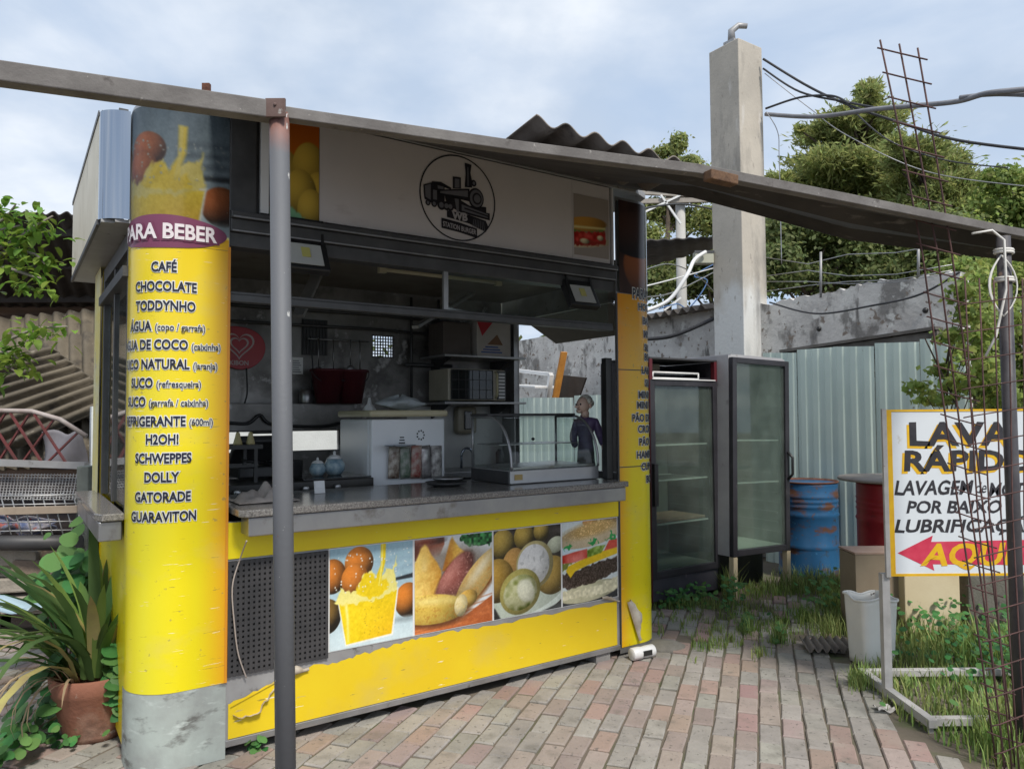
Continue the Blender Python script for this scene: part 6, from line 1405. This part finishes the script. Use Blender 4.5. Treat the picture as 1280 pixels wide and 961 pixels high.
# climbing shrub behind the rebar
B8 = (at(1200, 500, 5.2).x, 5.35, 0)
px8 = [(1190, 420, 24, 10), (1215, 440, 28, 14), (1180, 460, 22, 12), (1150, 484, 22, 10), (1205, 480, 34, 16), (1235, 470, 26, 26), (1170, 500, 26, 8), (1228, 410, 22, 22), (1204, 365, 20, 20), (1212, 392, 22, 16), (1230, 350, 18, 16), (1250, 500, 30, 22)]
tree('small leaved climbing shrub behind the rebar mesh above the sign', B8, 2.3, .02, blobs_from(px8, 5.35, B8, .2), 2000, .032, g_dec, 8, 'shrub', 'climbing_shrub')

# leaf with a curved blade
def blade(mb, base, az, L_, w_, lean, droop, mi=0, segs=6, fold=.3):
    d = Vector((math.cos(az), math.sin(az), 0)); sd_ = Vector((-d.y, d.x, 0)); p = Vector(base); el = lean; vs = []; st = L_/segs
    for i in range(segs+1):
        f = i/segs; ww = w_*(math.sin(PI*min(1, .18+f*.82))**.7)*(1 if f < .98 else .05)
        vs += [p-sd_*ww+Vector((0, 0, fold*ww)), p, p+sd_*ww+Vector((0, 0, fold*ww))]
        p = p+(d*math.cos(el)+Vector((0, 0, 1))*math.sin(el))*st; el -= droop/segs
    fs = []
    for i in range(segs):
        a = i*3; fs += [(a, a+1, a+4, a+3), (a+1, a+2, a+5, a+4)]
    mb.add(vs, fs, mi, True)
def safe(az, L_, ln, dr):
    c = math.cos(az)
    return (L_*(.62 if c > .2 else 1), max(ln, 1.25) if c > .2 else ln, min(dr, .7) if c > .2 else dr)
def roundleaf(mb, p, r_, nrm, az, mi=0):
    nrm = Vector(nrm).normalized(); x = nrm.cross(Vector((math.sin(az), math.cos(az), .1))).normalized(); y = nrm.cross(x); p = Vector(p)
    vs = [p]
    for k in range(12):
        a = 2*PI*k/12; rr = r_*(1-.28*math.exp(-((a-PI)**2)*3)+.22*math.exp(-(min(a, 2*PI-a)**2)*4)); vs.append(p+x*rr*math.cos(a)+y*rr*math.sin(a)*.85-nrm*.12*r_*(abs(math.sin(a))))
    mb.add(vs, [(0, 1+k, 1+(k+1) % 12) for k in range(12)], mi, True)
# potted plant
pt = gz(104, 934); pot = thing('potted_plant', 'terracotta pot with long sword leaves and trailing vines beside the kiosk', 'potted plant', (pt.x-.035, pt.y+.17, 0)); pot.scale = (1.22, 1.22, 1.22)
mb = MB(); mb.lathe([(.115, 0), (.12, .02), (.165, .19), (.172, .2), (.175, .255), (.168, .262), (.155, .255), (.15, .2), (0, .2)], seg=36); mb.build('pot', M('terracotta', (.30, .125, .08), (.235, .095, .06), 4, .85, spots=[((.42, .27, .2), 4, .54, .16), ((.13, .075, .055), 5, .56, .14), ((.5, .42, .35), 14, .64, .06)], bump=.2), pot)
m_sword = leafmat('sword_leaf', (.06, .13, .035), (.14, .21, .07), .25, .3); m_vine = leafmat('vine_leaf', (.05, .15, .04), (.09, .22, .06), .25, .35); m_dry = M('dry_leaf', (.34, .25, .15), (.24, .17, .1), 6, .9)
mb = MB(); q = random.Random(5)
for i in range(85):
    az = q.uniform(0, 2*PI); r0 = q.uniform(0, .12); inner = r0 < .07
    a2 = az+q.uniform(-.4, .4); L_, ln, dr = safe(a2, q.uniform(.42, .78), q.uniform(1.0, 1.5) if inner else q.uniform(.7, 1.25), q.uniform(.5, 1.4) if inner else q.uniform(1.2, 2.4))
    blade(mb, (r0*math.cos(az), r0*math.sin(az), .24), a2, L_, q.uniform(.012, .028), ln, dr, q.choice((0, 0, 0, 0, 1, 1, 2)))
for (az, L_, ln) in ((.25, .55, 1.35), (.1, .5, 1.25), (2.2, .75, 1.45), (1.7, .6, 1.35), (-.3, .4, 1.2), (2.8, .72, .9), (3.3, .7, .7)): blade(mb, (.05*math.cos(az), .05*math.sin(az), .25), az, L_, .024, ln, .5)
mb.build('sword_leaves', [m_sword, leafmat('fresh_sword_leaf', (.13, .24, .05), (.2, .3, .09), .3, .3), M('yellowing_leaf', (.34, .31, .10), (.26, .2, .09), 9, .8)], pot)
mb = MB()
for i in range(34):
    az = q.uniform(.4*PI, 1.5*PI); blade(mb, (.12*math.cos(az), .12*math.sin(az)-.02, .25), az+q.uniform(-.5, .5), q.uniform(.2, .5), q.uniform(.002, .007), q.uniform(.2, 1.0), q.uniform(2, 3.2))
mb.build('dry_leaves', m_dry, pot)
mb = MB()
for i in range(150):
    az = q.choice((q.uniform(PI*.75, 1.32*PI), q.uniform(1.72*PI, 1.95*PI))); r0 = q.uniform(.14, .36) if math.cos(az) < .1 else q.uniform(.14, .22); z = max(.03, .30-(r0-.12)*1.1+q.uniform(-.08, .1))
    roundleaf(mb, (r0*math.cos(az), r0*math.sin(az)*.85, z), q.uniform(.022, .05), (q.uniform(-.5, .5)+math.cos(az)*.5, -.5+q.uniform(-.3, .3), .8), q.uniform(0, 6))
for i in range(60):
    a = i/60; roundleaf(mb, (-.10-.10*a+q.uniform(-.09, .07), -.22-.32*a+q.uniform(-.06, .06), .05+q.uniform(0, .07)), q.uniform(.018, .036), (q.uniform(-.4, .4), -.4, .9), q.uniform(0, 6))
mb.build('vine_leaves', m_vine, pot)
# leafy plant by the rubble
lp = thing('leafy_plant', 'broad leaved green plant growing against the rear kiosk column', 'plant', (at(84, 740, 4.9).x, 4.9, 0))
mb = MB()
for i in range(110):
    p = at(q.gauss(86, 22), q.gauss(738, 32), 4.9+q.uniform(-.2, .2))-lp.location; roundleaf(mb, p, q.uniform(.03, .085), (q.uniform(-.4, .4), -.6, .7), q.uniform(0, 6))
mb.build('foliage', m_vine, lp); mb = MB()
for k in range(6): mb.tube([(0, 0, -.02), (.1*math.cos(k), .1*math.sin(k), .3), (.22*math.cos(k), .2*math.sin(k), .55)], .006, 5)
mb.build('stem', m_bark, lp)
# young tree at left, branches reach into view
yt = thing('young_tree', 'young tree branch with glossy bright leaves at the left edge', 'tree', (-2.75, 3.15, 0))
mb = MB(); lf = MB(); bpts = []
def branch(pts, r_):
    P = [at(x, y, Y)-yt.location for x, y, Y in pts]; mb.tube(P, r_, 6, r2=r_*.3)
    for a, b in zip(P[:-1], P[1:]):
        for k in range(5):
            p = a+(b-a)*q.random(); bpts.append(p)
tr0 = Vector((0, 0, 0))
mb.tube([(0, 0, -.03), (.02, 0, 1.2), (-.02, .02, 2.4), (.05, 0, 2.9)], .04, 8, r2=.02)
for pts in ([(-130, 370, 3.15), (-40, 330, 3.1), (20, 300, 3.05), (45, 282, 3.0), (66, 270, 3.0)], [(-40, 330, 3.1), (20, 312, 3.05), (45, 318, 3.02), (56, 330, 3.0)], [(-60, 345, 3.12), (10, 335, 3.05), (40, 345, 3.0), (52, 348, 3.0)], [(-130, 370, 3.15), (-30, 300, 3.1), (10, 270, 3.05), (20, 255, 3.0)], [(-130, 500, 3.15), (-50, 450, 3.1), (10, 425, 3.05), (45, 410, 3.0), (84, 408, 2.98)], [(-60, 455, 3.1), (0, 450, 3.05), (20, 465, 3.0)], [(-80, 470, 3.1), (-10, 440, 3.05), (15, 440, 3.0), (25, 452, 3.0)], [(-60, 320, 3.1), (-10, 290, 3.05), (25, 282, 3.0)]): branch(pts, .011)
mb.build('trunk', M('grey_bark', (.26, .23, .2), (.18, .155, .13), 8, .9), yt)
for p in bpts:
    for k in range(6):
        o_ = Vector((q.gauss(0, .045), q.gauss(0, .045), q.gauss(-.015, .035))); az = q.uniform(0, 2*PI); L_ = q.uniform(.04, .062)
        blade(lf, p+o_, az, L_, L_*.27, q.uniform(-.9, .5), q.uniform(.4, 1.1), 0, 4, .25)
lf.build('crown', leafmat('glossy_bright_leaf', (.24, .36, .06), (.15, .26, .045), .45, .3), yt)

# grass and weeds
m_grass = M('grass_blade', (.19, .30, .07), (.28, .32, .11), 1.5, .7, isl=.35, trans=.3)
mb_v, mb_f = [], []
def gblade(x, y, h_, w_, q):
    az = q.uniform(0, 2*PI); cx, sx = math.cos(az), math.sin(az); ln = q.uniform(.1, .7)*h_; o = len(mb_v)
    mb_v.extend([(x-sx*w_, y+cx*w_, -.01), (x+sx*w_, y-cx*w_, -.01), (x+cx*ln*.35-sx*w_*.8, y+sx*ln*.35+cx*w_*.8, h_*.6), (x+cx*ln*.35+sx*w_*.8, y+sx*ln*.35-cx*w_*.8, h_*.6), (x+cx*ln, y+sx*ln, h_)])
    mb_f.extend([(o, o+1, o+3, o+2), (o+2, o+3, o+4)])
q = random.Random(12)
RG = [_p(1075, 840), _p(1118, 893), _p(1228, 950), (2.4, 2.9), (5.5, 2.9), (5.5, 7.0), (3.3, 7.3), (2.6, 6.0), (2.42, 5.2)]
n_ = 0
while n_ < 17000:
    x, y = q.uniform(1.9, 4.6), q.uniform(2.9, 7.2)
    if not in_poly(x+q.gauss(0, .03), y+q.gauss(0, .03), RG): continue
    n_ += 1; k = vn = .5+.5*math.sin(3.1*x+1.7*math.sin(2.3*y))*math.sin(2.7*y+.8)
    gblade(x, y, q.uniform(.02, .09)+.22*k*q.random()*(1 if y > 4.6 else .12), .0035+.0015*q.random(), q)
# strip in front of the fridges, clumps between bricks
for (px, py, sx_, sy_, n_, h0) in ((850, 758, 18, 3, 220, .08), (930, 762, 26, 4, 220, .07), (912, 745, 5, 5, 160, .28), (960, 740, 24, 5, 380, .10), (1010, 734, 22, 5, 650, .17), (1042, 756, 9, 10, 480, .18), (935, 788, 5, 5, 120, .12), (975, 800, 5, 4, 110, .14), (890, 808, 12, 3, 120, .06), (950, 818, 5, 3, 60, .06), (1040, 790, 14, 6, 260, .14), (1075, 855, 8, 6, 300, .10), (1250, 925, 16, 14, 700, .14), (1008, 775, 12, 6, 260, .12), (235, 940, 10, 3, 60, .05), (880, 757, 18, 3, 140, .09)):
    for _ in range(n_):
        p = gz(min(q.gauss(px, sx_), 1275), max(q.gauss(py, sy_), 700)); gblade(p.x, p.y, q.uniform(.3, 1.2)*h0, .0035, q)
for _ in range(150):
    px, py = q.gauss(930, 70), abs(q.gauss(0, 22))+768
    if px > 1045 or px < 815: continue
    for _k in range(q.randint(4, 12)):
        p = gz(px+q.gauss(0, 2.5), py+q.gauss(0, 1.2)); gblade(p.x, p.y, q.uniform(.015, .07), .003, q)
me = bpy.data.meshes.new('grass'); me.from_pydata(mb_v, [], mb_f); me.materials.append(m_grass); me.update()
o = bpy.data.objects.new('grass', me); C.objects.link(o); o['kind'] = 'stuff'
mb = MB()
for (px, py, sx_, sy_, n_, h0) in ((845, 757, 16, 3, 90, .14), (870, 752, 10, 3, 50, .16), (915, 758, 8, 6, 60, .22), (935, 783, 4, 4, 34, .10), (240, 940, 8, 3, 26, .09), (262, 945, 5, 2, 14, .06), (320, 938, 6, 2, 16, .06), (1030, 760, 20, 10, 90, .24), (1190, 785, 50, 30, 520, .30), (1140, 775, 20, 14, 260, .34), (1240, 830, 30, 20, 200, .2), (975, 800, 4, 4, 30, .12), (80, 925, 20, 8, 60, .1)):
    for _ in range(n_):
        p = gz(min(q.gauss(px, sx_), 1275), max(q.gauss(py, sy_), 705)); roundleaf(mb, (p.x, p.y, q.uniform(.02, 1)*h0), q.uniform(.012, .026), (q.uniform(-.5, .5), -.4, .8), q.uniform(0, 6))
struct(mb.build('weeds', m_vine), 'stuff')
